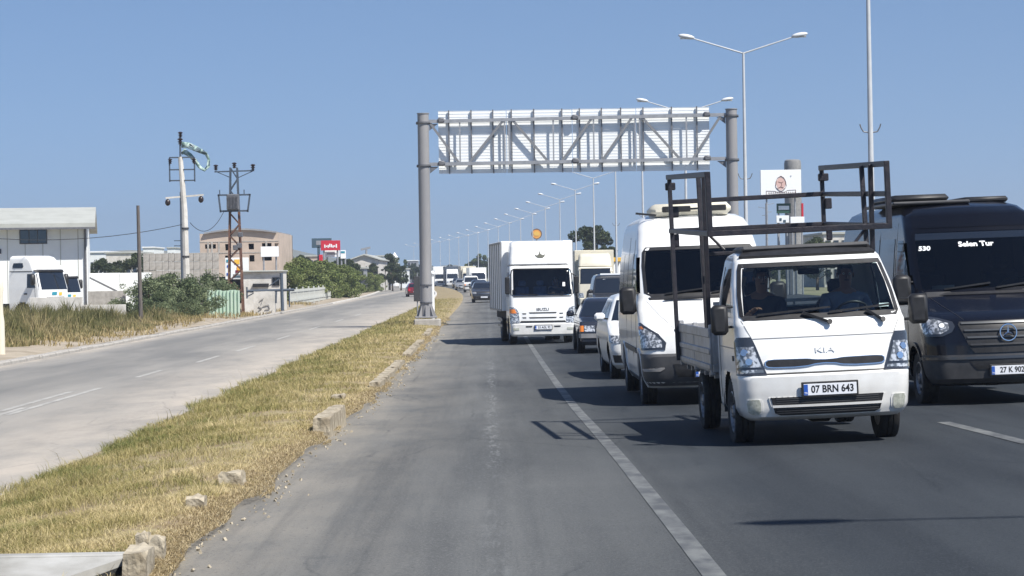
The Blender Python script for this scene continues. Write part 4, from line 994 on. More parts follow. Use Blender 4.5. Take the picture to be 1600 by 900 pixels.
# ---------------------------------------------------------------- box truck
def make_box_truck(name, label, loc, rz, near=True, cabm='white', boxm='white_flat', boxL=4.9, boxH=3.12, defl=True, group=None, hw=.98, cat='truck'):
    T = empty(name, loc, rz, label, cat, group)
    H = Hull([(.24, .06, 1.60, hw-.06, .14, .05, .05), (.30, .0, 1.60, hw-.02, .16, .05, .05), (.60, .0, 1.60, hw-.01, .16, .05, .05), (.63, .04, 1.60, hw-.005, .14, .05, .05), (1.05, .07, 1.60, hw, .14, .05, .05), (1.42, .12, 1.60, hw, .14, .05, .05),
              (2.05, .34, 1.60, hw-.02, .13, .06, .05), (2.24, .44, 1.60, hw-.03, .13, .06, .05), (2.33, .54, 1.58, hw-.05, .16, .08, .05), (2.38, .70, 1.52, hw-.12, .2, .1, .05)])
    W = [(1.42, -.86, .86), (1.50, -.955, .955), (2.1, -.93, .93), (2.22, -.90, .90), (2.27, -.82, .82)]; W = [(z, a*hw/.98, c*hw/.98) for z, a, c in W]
    H.body('cab', M[cabm], T, (lambda x, y, z: (abs(x) > .6 and (y-.92)**2+(z-.38)**2 < .45**2 and z < .9) or (near and y < .8 and H.F(x, z) > y-.06 and in_rows(W, x*1.02, z, .05))), dz=.05)
    H.put('windscreen', M['glass_mid' if near else 'pane'], T, W, nx=16, nz=8, o=.008, depth=-.006 if near else .012)
    if near:
        b = MB(); b.cbox(-.9, .9, .30, .62, 1.0, 1.44, .05); b.build('dashboard', M['interior'], T); b = MB(); b.box(-.92, .92, 1.50, 1.53, .9, 2.3); b.box(-.92, .92, .2, 1.5, .8, .84); b.build('cab_lining', M['interior'], T)
        for x in (-.5, .05, .52): b = MB(); b.cbox(x-.22, x+.22, .95, 1.35, 1.0, 1.15, .04); b.cbox(x-.21, x+.21, 1.32, 1.42, 1.1, 1.72, .04); b.cbox(x-.11, x+.11, 1.33, 1.41, 1.74, 1.90, .03); b.build('seat', M['seat_pale'], T)
        b = MB(); A = Matrix.Translation((.50, .62, 1.50)) @ Matrix.Rotation(-.6, 4, 'X'); b.lathe([(.21+.015*math.cos(k*PI/3), .015*math.sin(k*PI/3)) for k in range(6)], A, 20, close=True); b.build('steering_wheel', M['plastic'], T, smooth=True)
    for sg in (-1, 1):
        H.put('door_window', M['pane'], T, [(1.42, .42, 1.35), (2.1, .62, 1.35), (2.16, .66, 1.33)], side=sg, nx=5, nz=4, o=.006)
        wheel(T, sg*(hw-.14), .92, .39, .23, sg); 
        for q in (0, .24): wheel(T, sg*(hw-.16-q), 4.35 if boxL > 4 else 3.2, .39, .22, sg)
    if near:
        b = MB(); frame_patches(H, W, .03, b, o=.010); b.build('windscreen_seal', M['plastic'], T, smooth=True)
        for z, a in ((.92, .42), (.775, .42)): H.put('grille_slot', M['plastic'], T, [(z, -a+.03, a-.03), (z+.035, -a, a)], nx=12, nz=1, o=.008)
        H.put('grille_slot', M['plastic'], T, [(.645, -.70, .70), (.70, -.66, .66)], nx=14, nz=1, o=.010)
        for sg in (-1, 1):
            for z in (.78, .90): H.put('grille_notch', M['plastic'], T, sg_rows(sg, [(z, .50, .60), (z+.03, .50, .62)]), nx=2, nz=1, o=.008)
            o = H.put('headlight', M['lamp_glass'], T, sg_rows(sg, [(.62, .70, 1.12), (.80, .70, 1.14), (.95, .72, 1.14), (1.08, .80, 1.12), (1.13, .92, 1.1)]), nx=12, nz=8, o=.012)
            H.put('indicator', M['amber'] if sg < 0 else M['lamp_glass'], o, sg_rows(sg, [(.93, .78, 1.02), (1.05, .84, 1.02)]), nx=5, nz=3, o=.02)
            H.put('fog_light', M['fog'], T, sg_rows(sg, [(.42, .72, .90), (.49, .72, .90)]), nx=4, nz=1, o=.010)
            H.put('bumper_slot', M['plastic'], T, sg_rows(sg, [(.51, .34, .52), (.55, .32, .52)]), nx=3, nz=1, o=.008)
            b = MB(); b.cbox(sg*(hw+.06)-.07, sg*(hw+.06)+.07, .20, .32, 1.50, 2.02, .03); o = b.build('door_mirror', M['plastic'], T); b = MB(); b.tube((sg*(hw-.06), .45, 2.1), (sg*(hw+.06), .26, 2.02), .014, n=6); b.build('mirror_arm', M['plastic'], o)
        H.put('lower_seam', M['grey_paint'], T, [(1.395, -.99, .99), (1.405, -.99, .99)], nx=18, nz=1, o=.003)
        text_obj('badge', 'ISUZU', .12, M['bed'], T, (0, H.F(0, 1.04)-.008, 1.04), ext=.003, sx=1.15, bold=.003)
        wiper(T, H, -.68, 1.50, -.15, 1.47); wiper(T, H, .16, 1.50, .62, 1.47)
        licence(T, (0, -.03, .50), '33 AGL 92', w=.50, full=True)
        H.put('windscreen_sticker', M['white_ink'], T, [(1.72, .62, .70), (1.84, .63, .70)], nx=2, nz=1, o=.012)
    else:
        H.put('grille', M['plastic'], T, [(.66, -.55, .55), (1.02, -.5, .5)], nx=4, nz=2, o=.01)
        for sg in (-1, 1): H.put('headlight', M['lamp_glass'], T, sg_rows(sg, [(.66, .66, 1.05), (.92, .70, 1.05)]), nx=4, nz=2, o=.012)
    if defl:
        G = Hull([(2.40, .62, 1.62, hw-.05, .16, .05, .06), (2.55, .66, 1.62, hw-.06, .18, .05, .06), (2.95, .86, 1.62, hw-.10, .22, .05, .06), (3.06, .98, 1.62, hw-.13, .24, .05, .06), (3.11, 1.15, 1.6, hw-.2, .26, .05, .05)])
        G.body('wind_deflector', M[cabm], T, dz=.05)
        if near:
            b = MB(); pts = [(-.16, .03), (-.09, .0), (-.03, .045), (-.012, .12), (.0, .13), (.02, .045), (.09, .01), (.16, .045), (.14, -.03), (.07, -.075), (-.06, -.075), (-.13, -.03)]
            z0 = 2.66; P = [(x, z0+z*1.05) for x, z in pts]
            vs = [(x, G.F(x, z)-.012, z) for x, z in P]+[(x, G.F(x, z)+.01, z) for x, z in P]; n = len(P)
            b.add(vs, [tuple(range(n))]+[(i, (i+1) % n, n+(i+1) % n, n+i) for i in range(n)]); b.build('leaf_emblem', M['leafmark'], T)
            b = MB(); b.box(-.80, .80, .60, .64, 2.385, 2.415); b.build('roof_lip', M['bed'], T)
    B = MB(); bw = hw+.12; B.cbox(-bw, bw, 1.78, 1.78+boxL, .98, boxH, .02); o = B.build('cargo_box', M[boxm], T); 
    if near:
        for sg in (-1, 1):
            for k in range(7): b = MB(); y = 1.80+k*(boxL-.06)/6; b.box(sg*bw-.02, sg*bw+.02, y, y+.04, 1.0, boxH-.02); b.build('box_rib', M['grey_paint'], T)
            for z in (1.0, boxH-.05): b = MB(); b.box(sg*bw-.022, sg*bw+.022, 1.85, 1.75+boxL, z-.03, z+.03); b.build('box_rail', M['grey_paint'], T)
            b = MB(); b.box(sg*bw*.97-.01, sg*bw*.97+.01, 2.1, 3.7, .48, .56); b.build('side_guard', M['bed'], T)
            b = MB(); b.box(sg*bw*.97-.01, sg*bw*.97+.01, 2.1, 3.7, .66, .74); b.build('side_guard', M['bed'], T)
    b = MB()
    for x in (-.4, .4): b.box(x-.05, x+.05, .4, 1.7+boxL, .55, .72)
    b.tube((-.8, .92, .38), (.8, .92, .38), .06); b.box(-.9, .9, 1.9, 1.95+boxL-.3, .72, .97); b.cbox(-.8, -.4, 2.0, 3.0, .4, .75, .03)
    b.build('chassis', M['chassis'], T)
    return T
M['seat_pale'] = mat('grey_seat_fabric', (.16, .20, .28), .9, c2=(.10, .13, .19), scale=8); M['glass_mid'] = glass_mat('blue_tinted_glass', (.45, .58, .70))
M['leafmark'] = mat('dark_olive_print', (.03, .035, .02), .5)
IS = make_box_truck('box_truck', 'white box truck with a dark leaf emblem on its wind deflector, one indicator lit amber', (1.62, 66.0, zmain(1.6, 67)), R(4.0))

# ---------------------------------------------------------------- cars
def make_car(name, label, loc, rz, paint, style='hatch', group=None, near=True, mirrorm=None, plate=None, cat='car'):
    T = empty(name, loc, rz, label, cat, group); k = dict(hatch=(1.0, 0), sedan=(.94, 0), suv=(1.22, .12), old=(.95, 0), rear=(1.0, 0))[style]; h = k[0]
    if style == 'rear':      # the tail faces local -Y
        L = [(.20, .10, 4.1, .76, .2, .2, .08), (.30, .02, 4.2, .83, .22, .25, .08), (.62, .0, 4.2, .86, .2, .25, .08), (.90, .06, 4.0, .86, .2, .3, .08), (1.0, .12, 3.2, .84, .2, .3, .08), (1.35, .42, 2.6, .66, .2, .3, .06), (1.43, .60, 2.3, .58, .2, .3, .05), (1.47, .9, 2.0, .5, .2, .3, .04)]
        W = [(1.0, -.72, .72), (1.35, -.60, .60)]
    elif style == 'old':
        L = [(.20, .08, 4.1, .70, .08, .1, .03), (.30, .0, 4.15, .78, .08, .1, .03), (.55, .0, 4.15, .80, .07, .1, .03), (.72, .05, 4.15, .80, .07, .1, .03), (.80, .10, 4.1, .79, .08, .1, .03), (.84, .5, 4.0, .78, .1, .1, .03), (.90, 1.12, 3.7, .77, .12, .1, .03), (1.30, 1.62, 3.05, .60, .12, .1, .04), (1.36, 1.74, 2.9, .56, .16, .1, .04), (1.39, 2.0, 2.7, .48, .2, .2, .03)]
        W = [(.92, -.72, .72), (1.29, -.58, .58)]
    elif style == 'suv':
        L = [(.28, .08, 4.5, .80, .16, .1, .06), (.40, .0, 4.55, .88, .16, .1, .06), (.90, .02, 4.55, .92, .14, .1, .06), (1.04, .12, 4.5, .92, .14, .1, .06), (1.12, .5, 4.5, .91, .14, .1, .06), (1.18, 1.05, 4.5, .90, .14, .1, .06), (1.80, 1.55, 4.3, .78, .14, .1, .05), (1.90, 1.75, 4.2, .72, .16, .1, .05), (1.95, 2.1, 4.0, .6, .2, .1, .04)]
        W = [(1.20, -.82, .82), (1.78, -.72, .72)]
    else:
        L = [(.18, .14, 4.0, .74, .2, .1, .08), (.26, .03, 4.1, .82, .24, .15, .10), (.50, .0, 4.1, .87, .24, .15, .11), (.70, .03, 4.1, .88, .24, .15, .12), (.82, .12, 4.05, .88, .26, .15, .12), (.90, .34, 4.0, .87, .28, .15, .12), (.98, .75, 3.95, .86, .28, .15, .10), (1.04, 1.05, 3.9, .85, .24, .15, .09),
             (1.45, 1.62, 3.6, .68, .20, .2, .07), (1.52, 1.80, 3.4, .62, .22, .2, .06), (1.56, 2.15, 3.1, .52, .24, .3, .05)]
        W = [(1.06, -.78, .78), (1.44, -.64, .64)]
    H = Hull(L); r = .31 if style != 'suv' else .36; ya = .82; yb = ya+2.55
    H.body('body', M[paint], T, (lambda x, y, z: abs(x) > .5 and z < .72+.1*(style == 'suv') and any((y-q)**2+(z-r)**2 < (r+.07)**2 for q in (ya, yb))), dz=.03)
    H.put('windscreen' if style != 'rear' else 'rear_window', M['pane'], T, W, nx=12, nz=6, o=.008)
    z0, z1 = W[0][0], W[-1][0]
    for sg in (-1, 1):
        yA, yB = (H.F(0, z0)+.25, H.F(0, z1)+.30) if style != 'rear' else (.5, .7)
        H.put('door_window', M['pane'], T, [(z0, yA+.05, yA+1.05), (z1-.04, yB+.1, yA+1.05)], side=sg, nx=5, nz=3, o=.006)
        H.put('door_window', M['pane'], T, [(z0, yA+1.12, yA+1.95), (z1-.04, yA+1.12, yA+1.65)], side=sg, nx=5, nz=3, o=.006)
        for yy in (ya, yb): wheel(T, sg*.74, yy, r, .19, sg, 'steel', style='alloy')
        if style != 'rear':
            yy = yA+.10; b = MB(); b.cbox(sg*.98-.10, sg*.98+.10, yy-.05, yy+.05, z0+.0, z0+.15, .04); o = b.build('door_mirror', M[mirrorm or paint], T, smooth=True)
            b = MB(); b.bar((sg*.80, yy, z0+.03), (sg*.90, yy, z0+.04), .05, .03); b.build('mirror_arm', M['plastic'], o)
    if style == 'rear':
        for sg in (-1, 1): H.put('tail_light', M['red_tail'], T, sg_rows(sg, [(.62, .58, .95), (.86, .56, 1.0)]), nx=6, nz=3, o=.012)
        H.put('number_plate', M['plate'], T, [(.50, -.26, .26), (.61, -.26, .26)], nx=4, nz=1, o=.015); H.put('bumper', M['plastic2'], T, [(.24, -.7, .7), (.40, -.9, .9)], nx=12, nz=2, o=.012)
    elif style == 'hatch':
        for sg in (-1, 1):
            o = H.put('headlight', M['lamp_glass'], T, sg_rows(sg, [(.66, .60, 1.02), (.74, .54, 1.08), (.80, .66, 1.10)]), nx=8, nz=5, o=.010)
            H.put('fog_recess', M['plastic'], T, sg_rows(sg, [(.30, .60, .82), (.44, .56, .86)]), nx=5, nz=3, o=.010)
        H.put('grille', M['plastic'], T, [(.60, -.42, .42), (.72, -.46, .46)], nx=10, nz=2, o=.010); H.put('grille_bar', M['chrome'], T, [(.655, -.42, .42), (.67, -.43, .43)], nx=10, nz=1, o=.02)
        H.put('lower_grille', M['plastic'], T, [(.26, -.40, .40), (.42, -.48, .48)], nx=10, nz=2, o=.010)
        if near: H.put('bonnet_seam', M['grey_paint'], T, [(.845, -.7, .7), (.853, -.7, .7)], nx=12, nz=1, o=.003)
    else:
        zl = .60 if style == 'old' else .86
        for sg in (-1, 1):
            H.put('headlight', M['lamp_glass'], T, sg_rows(sg, [(zl-.05, .42, .68), (zl+.10, .42, .68)]), nx=4, nz=2, o=.010)
            H.put('indicator', M['amber'], T, sg_rows(sg, [(zl-.05, .70, .86), (zl+.10, .70, .86)]), nx=5, nz=2, o=.012)
        H.put('grille', M['plastic'], T, [(zl-.05, -.40, .40), (zl+.10, -.40, .40)], nx=10, nz=2, o=.010)
        H.put('bumper', M['bed' if style == 'old' else 'plastic2'], T, [(zl-.21, -.88, .88), (zl-.10, -.88, .88)], nx=14, nz=2, o=.03)
        H.put('grille_bar', M['silver'], T, [(zl+.01, -.38, .38), (zl+.025, -.38, .38)], nx=8, nz=1, o=.016)
    if plate: licence(T, (0, -.02 if style != 'old' else -.05, .52 if style != 'old' else .36), plate, w=.5, full=False)
    elif style != 'rear': H.put('number_plate', M['plate'], T, [(.36, -.25, .25), (.46, -.25, .25)], nx=3, nz=1, o=.045)
    b = MB(); b.box(-.7, .7, .6, 3.7, .22, .30); b.box(-.55, .55, .3, 3.8, .30, .5); b.build('underbody', M['chassis'], T)
    return T
make_car('hatchback', 'small white hatchback squeezed between the white high-roof van and the dark saloon', (3.12, 40.8, zmain(3.1, 42)), R(1.0), 'white', 'hatch', plate='07 ADK 18')
make_car('saloon_car', 'dark blue older saloon with orange corner indicators, beside the box truck', (3.10, 56.0, zmain(3.1, 57)), 0, 'navy', 'old', plate='07 EF 355')
q = make_car('estate_car', 'tall dark car with a white sticker on top of its windscreen, behind the saloon', (5.1, 88.0, zmain(5.1, 89)), 0, 'charcoal', 'suv')
b = MB(); b.box(-.45, .45, 1.52, 1.535, 1.64, 1.76); b.build('windscreen_sticker', M['white_ink'], q); b = MB(); b.box(-.55, .70, 1.75, 1.80, 1.93, 1.99); b.build('roof_bar', M['white_ink'], q)
make_box_truck('coach', 'cream truck with faded brown lettering above its cab, right of the box truck', (at(931, 430, 122).x, 122, zmain(4, 122)), 0, False, 'cream', 'cream', 5.2, 3.3, True)
# queue of traffic further back in the same carriageway
def spot(px, D): p = at(px, 430, D); return (p.x, D, zmain(p.x, D))
make_car('saloon_car', 'dark car just left of the box truck, one headlight glinting', spot(756, 165), R(2), 'charcoal', 'hatch', near=False)
make_car('van', 'small white van in the queue left of the box truck, above the dark car', spot(737, 262), R(3), 'white', 'suv', near=False, cat='van')
make_box_truck('distant_truck', 'white box truck in the distance, nearest to the left gantry post', spot(688, 405), R(4), False, 'white', 'white', 7, 3.7, True, hw=1.1)
make_box_truck('distant_truck', 'white lorry with blue cab roof in the distance, second from the left gantry post', spot(707, 395), R(4), False, 'white', 'bluegrey', 7, 3.6, True, hw=1.12)
make_box_truck('distant_truck', 'cream covered lorry in the distance behind the small white van', spot(733, 350), R(4), False, 'cream', 'cream', 7, 3.4, True, hw=1.1)
make_box_truck('distant_truck', 'pale covered lorry in the distance against the box truck side', spot(748, 300), R(4), False, 'white', 'white', 7, 3.0, False, hw=1.05)
make_car('saloon_car', 'silver car in the distant queue ahead of the cream lorry', spot(722, 300), R(3), 'silver', 'hatch', near=False)
make_car('saloon_car', 'dark car in the distant queue between white van and box truck', spot(750, 215), R(3), 'navy', 'hatch', near=False)
make_car('saloon_car', 'grey car far down the queue beneath the lorry with blue roof', spot(716, 345), R(3), 'charcoal', 'hatch', near=False)
# the service road carries two cars going away
p = at(650, 462, 232); make_car('hatchback', 'dark red hatchback driving away on the service road left of the gantry post', (p.x, 232, ZS), R(6), 'redcar', 'rear')
p = at(636, 441, 430); make_car('hatchback', 'tiny dark car far along the bend of the service road', (p.x, 430, ZS), R(10), 'charcoal', 'rear')

_m = Matrix.Translation(IS.location) @ IS.rotation_euler.to_matrix().to_4x4()
seated_person('driver of the box truck in a dark shirt, hands on the wheel', _m @ Vector((.52, 1.16, 1.13)), 'shirt_dark', (-.15, -.44, .40), (.15, -.44, .40), R(4))

# ---------------------------------------------------------------- sign gantry
GD = 92.0
M['steel_mid'] = mat('mid_grey_steel', (.22, .225, .235), .5, metal=.3)
def zat(px, py, D): return at(px, py, D).z
def xat(px, D): return at(px, 430, D).x
G = empty('sign_gantry', (xat(665, GD), GD, -2.0), 0, 'grey steel gantry over the road, showing the ribbed white back of its sign', 'gantry')
G.location.z = 0; gx = G.location.x
lx_, rx_ = 0.0, xat(1146.5, GD)-gx
for x, zb, px, pt in ((lx_, -1.72, 661, 178), (rx_, zmain(9.3, GD)+.1, 1144, 171)):
    zt_ = zat(px, pt, GD); b = MB(); b.tube((x, 0, zb), (x, 0, zt_), .245, .235, 24); o = b.build('pole', M['pole_grey'], G, smooth=True)
    b = MB(); b.tube((x, 0, zt_), (x, 0, zt_+.03), .262, n=24); b.build('pole_cap', M['pole_grey'], o, smooth=True)
    b = MB(); b.cbox(x-.45, x+.45, -.45, .45, zb-.02, zb+.05, .01)
    for k in range(8):
        a = k*PI/4; M_ = Matrix.Translation((x, 0, zb)) @ Matrix.Rotation(a, 4, 'Z'); b.prism([(.20, .04), (.43, .04), (.25, .50), (.20, .50)], -.012, .012, M_)
    b.build('base_flange', M['pole_grey'], o)
    for z in ((zb+.62, zb+1.35) if x == 0 else ()):
        b = MB(); b.lathe([(.25, z-.03), (.262, z-.03), (.262, z+.03), (.25, z+.03)], Matrix.Translation((x, 0, 0)), 24, close=True); b.build('band', M['steel_dark'], o, smooth=True)
        b = MB(); b.cbox(x-.05, x+.16, -.285, -.245, z-.035, z+.035, .01); b.build('band_lug', M['steel_dark'], o)
ZT = lambda x: zat(665, 190, GD)+(zat(1144, 179, GD)-zat(665, 190, GD))*x/rx_
ZB = lambda x: zat(665, 257, GD)+(zat(1144, 247.5, GD)-zat(665, 257, GD))*x/rx_
X = lambda px: xat(px+(-1.5 if px < 900 else -2.5)*0, GD)-gx
yF, yR = -.05, .05
for y in (0.,):
    for Z in (ZT, ZB):
        b = MB(); b.bar((lx_+.0, y, Z(0)), (rx_, y, Z(rx_)), .12, .14); b.build('chord', M['galv'], G)
        for x in (lx_, rx_):
            b = MB(); b.cbox(x-.30, x+.30, y-.04, y+.04, Z(x)-.12, Z(x)-.05, .01); b.build('chord_seat', M['steel_dark'], G)
            b = MB(); b.prism([(x+(.25 if x == lx_ else -.25), Z(x)-.10), (x+(.62 if x == lx_ else -.62), Z(x)-.10), (x+(.25 if x == lx_ else -.25), Z(x)-.38)], y-.02, y+.02); b.build('gusset', M['steel_dark'], G)
for x in (lx_, rx_):
    for Z in (ZT, ZB): b = MB(); b.lathe([(.245, Z(x)-.07), (.30, Z(x)-.07), (.30, Z(x)-.01), (.245, Z(x)-.01)], Matrix.Translation((x, 0, 0)), 24, close=True); b.build('collar', M['steel_dark'], G, smooth=True)
dg_ = [((674, 't'), (721, 'b')), ((735, 'b'), (791, 't')), ((804, 't'), (860, 'b')), ((880, 'b'), (929, 't')), ((943, 'b'), (992, 't')), ((1006, 't'), (1066, 'b')), ((1085, 'b'), (1131, 't'))]
vt_ = [722, 792, 799, 868, 931, 996, 1003, 1076]
for y in (0.,):
    for (a, ka), (c, kc) in dg_:
        p = (X(a), y, (ZT if ka == 't' else ZB)(X(a))); q = (X(c), y, (ZT if kc == 't' else ZB)(X(c))); b = MB(); b.bar(p, q, .10, .08, up=(0, 1, 0)); b.build('diagonal', M['steel_mid'], G)
    for v in vt_: b = MB(); b.bar((X(v), y, ZB(X(v))), (X(v), y, ZT(X(v))), .06, .06, up=(0, 1, 0)); b.build('upright', M['galv'], G)
for px in (693, 902, 1108):
    for Z in (ZT, ZB): b = MB(); b.cbox(X(px)-.14, X(px)+.14, yF-.10, yF+.08, Z(X(px))-.08, Z(X(px))+.14, .05); b.build('splice_block', M['steel_dark'], G, smooth=True)
# ribbed sign made of horizontal slats, seen from behind
xs_ = [X(688), X(795), X(898), X(998), X(1113)]; zt0, zt1 = zat(688, 173, GD), zat(1113, 166, GD); zb0, zb1 = zat(688, 271, GD), zat(1113, 265.5, GD); NS = 21
b = MB()
b.prism([(0, 0), (1, 0), (1, .94), (0, .94)], .0, .03); b.prism([(0, .88), (1, .88), (1, .95), (0, .95)], -.010, -.001)
so_ = b.build('sign_slat', M['sign_back'], None); sm_ = so_.data; bpy.data.objects.remove(so_)
for k in range(NS):
    for i in range(4):
        xa, xb = xs_[i]+.012, xs_[i+1]-.012; f = (xa+xb)/2/(xs_[-1]); z0 = zb0+(zb1-zb0)*f; z1 = zt0+(zt1-zt0)*f; h = (z1-z0)/NS
        sl_ = (zb1-zb0)/(xs_[-1]-xs_[0]); o = ob('sign_slat', sm_, G, (xa, yR+.17+rng.uniform(-.004, .004), z0+h*k-sl_*(xb-xa)/2), (0, -math.atan(sl_), 0), (xb-xa, 1, h))
for px in (705, 740, 774, 803, 838, 882, 909.5, 944, 974, 1009, 1053.5, 1093):
    x = X(px); f = x/xs_[-1]; b = MB(); b.bar((x, yR+.09, zb0+(zb1-zb0)*f-.02), (x, yR+.09, zt0+(zt1-zt0)*f+.02), .05, .06, up=(0, 1, 0)); b.build('sign_post', M['steel_dark'], G)
b = MB(); 
pl = MB(); pl.cbox(gx-.50, gx+.60, GD-.5, GD+.5, -2.35, -1.78, .04); tag(pl.build('footing', M['concrete']), 'pale square concrete footing under the left gantry post', 'footing')
# small signs standing beside the left post
S1 = empty('road_sign', (xat(651.5, 99), 99, -2.1), 0, 'dark grey back of a tall narrow road sign left of the gantry post', 'sign')
b = MB(); b.cbox(-.16, .16, -.02, .02, zat(651, 471, 99)+2.1, zat(651, 432, 99)+2.1, .01); b.build('sign_plate', M['plastic2'], S1); b = MB(); b.tube((0, .05, 0), (0, .05, 2.2), .03); b.build('post', M['galv'], S1)
S2 = empty('marker_post', (xat(675.5, 99), 99, -2.1), 0, 'slim white marker post with a round head right of the gantry post', 'post')
b = MB(); b.tube((0, 0, 0), (0, 0, zat(675, 432, 99)+2.1), .085, .075, 12); b.build('post', M['white_flat'], S2, smooth=True); b = MB(); b.sphere((0, 0, zat(675, 427, 99)+2.1), .11, 12, 8); b.build('round_head', M['white_ink'], S2, smooth='all')

# ---------------------------------------------------------------- street lamps of the central reservation
def make_lamp():
    T = empty('street_lamp', (0, 0, 0)); H = 11.15
    b = MB(); b.tube((0, 0, 0), (0, 0, H), .105, .05, 12); b.build('pole', M['lamp_paint'], T, smooth=True)
    b = MB(); b.tube((0, 0, 0), (0, 0, .5), .15, .14, 12); b.build('pole_sleeve', M['galv'], T, smooth=True)
    for sg in (-1, 1):
        b = MB(); e = (sg*2.15, 0, H+.62); b.tube((0, 0, H-.05), e, .035, .028, 8); a = b.build('arm', M['lamp_paint'], T, smooth=True)
        b = MB(); A = Matrix.Translation((sg*2.42, 0, H+.70)) @ Matrix.Rotation(-sg*R(10), 4, 'Y')
        b.sphere((0, 0, 0), .36, 16, 8, (1.0, .42, .30)); b.v = [tuple(A @ Vector(v)) for v in b.v]; b.build('lamp_head', M['lamp_shell'], a, smooth='all')
        b = MB(); b.cbox(sg*2.5-.2, sg*2.5+.2, -.10, .10, H+.60, H+.65, .02); b.build('lamp_glass', M['lamp_glass'], a)
        b = MB(); c = 5.75; P = [(sg*.06, 0, c-.02), (sg*.20, 0, c), (sg*.27, 0, c+.12), (sg*.30, 0, c+.22)]
        for p, q in zip(P[:-1], P[1:]): b.tube(p, q, .02, n=6)
        b.build('flag_holder', M['steel_dark'], T)
    return T
M['lamp_paint'] = mat('pale_lamp_post_paint', (.50, .52, .54), .5, c2=(.44, .46, .48), scale=2)
M['lamp_shell'] = mat('lamp_shell', (.60, .62, .64), .4)
L0 = make_lamp(); gl = 'street lamps along the central reservation'
lamp_lab = ['tallest double street lamp, its top out of the frame above the truck rack', 'double street lamp with both arms in clear sky, right of the gantry', 'double street lamp whose right head shows just above the gantry end', 'fourth street lamp, heads just below the gantry beam over the white van']
for k in range(22):
    D = 63.3+31.0*k; o = L0 if k == 0 else copy_tree(L0)
    x = 11.05+curve(D); o.location = (x+(.22 if k == 2 else 0), D, zmain(9.3+curve(D), D)+(-.20 if k == 2 else .10)); o.rotation_euler.z = math.atan(2.2e-4*max(0, D-150)); o.rotation_euler.y = rng.uniform(-.004, .004)
    tag(o, lamp_lab[k] if k < 4 else (('fifth', 'sixth', 'seventh', 'eighth', 'ninth', 'tenth')[k-4]+' nearest double-armed street lamp of the row receding towards the box truck' if k < 10 else 'distant double-armed street lamp in the row receding beyond the box truck'), 'street lamp', gl)
o = copy_tree(L0); o.location = (11.05, 8.2, -1.4); tag(o, 'street lamp added outside the right of the picture to cast the thin shadow', 'street lamp', gl)  # extra unseen lamp off the row's spacing, added for its shadow on the road
o = empty('road_sign', (xat(839.5, 545), 545, -1.6), 0, 'round orange petrol station sign showing just above the box truck roof', 'sign')
b = MB(); zc = zat(840, 365.5, 545)+1.6; A = Matrix.Translation((0, 0, zc)) @ Matrix.Rotation(PI/2, 4, 'X'); b.lathe([(1.1, -.2), (1.32, -.2), (1.32, .2), (1.1, .2)], A, 28, close=True); b.build('rim', M['rust'], o, smooth=True)
b = MB(); b.lathe([(1.12, -.16), (1.12, .16)], A, 28); b.build('disc', M['orange'], o); b = MB(); b.prism([(-.55, -.45), (.55, -.45), (.75, .1), (.4, .55), (0, .68), (-.4, .55), (-.75, .1)], -.23, -.17, Matrix.Translation((0, 0, zc))); b.build('emblem', M['yellow'], o)
b = MB(); b.tube((0, 0, -1), (0, 0, zc-1.3), .22, n=10); b.build('post', M['galv'], o, smooth=True)

# ---------------------------------------------------------------- trees and shrubs
def leafcloud(name, m, clumps, n, size, parent=None, tri=False, flat=.0):
    """many small leaf faces spread through clumps (centre, radius, tone)"""
    Cs = np.array([c[0] for c in clumps], float); Rs = np.array([c[1] for c in clumps], float); Ts = np.array([c[2] for c in clumps])
    w = Rs**2; idx = nrg.choice(len(clumps), n, p=w/w.sum()); d = nrg.normal(0, 1, (n, 3)); d /= np.linalg.norm(d, axis=1)[:, None]
    r = Rs[idx]*nrg.uniform(.25, 1, n)**.45; P = Cs[idx]+d*r[:, None]*np.array([1, 1, .85])
    a = nrg.normal(0, 1, (n, 3)); a /= np.linalg.norm(a, axis=1)[:, None]; b = np.cross(a, nrg.normal(0, 1, (n, 3))); b /= np.linalg.norm(b, axis=1)[:, None]
    s = size*nrg.uniform(.6, 1.4, n)[:, None]; V = np.stack([P-a*s, P-b*s*.5, P+a*s, P+b*s*.5], 1)
    me = bpy.data.meshes.new(name); me.vertices.add(n*4); me.vertices.foreach_set('co', V.reshape(-1).astype(np.float32)); me.loops.add(n*4)
    me.loops.foreach_set('vertex_index', np.arange(n*4, dtype=np.int32)); me.polygons.add(n); me.polygons.foreach_set('loop_start', (np.arange(n)*4).astype(np.int32)); me.polygons.foreach_set('loop_total', np.full(n, 4, np.int32)); me.update(calc_edges=True)
    at_ = me.attributes.new('rnd', 'FLOAT', 'FACE'); at_.data.foreach_set('value', np.clip(Ts[idx]+nrg.normal(0, .16, n), 0, 1).astype(np.float32)); me.materials.append(m); return me
def crown_clumps(w, h, n, z0, rc=(.16, .30), seed=0, cone=0.):
    r = random.Random(seed); out = []
    for _ in range(n):
        a = r.uniform(0, 2*PI); t = r.uniform(0, 1); q = math.sqrt(r.uniform(.05, 1)); e = math.sin(min(1, .12+t*.95)*PI)**.55*(1-cone*t)
        out.append(((w/2*q*e*math.cos(a), w/2*q*e*math.sin(a), z0+h*t), r.uniform(*rc)*w*(1-.4*cone*t), r.uniform(.1, .95)))
    return out
TREES = {}
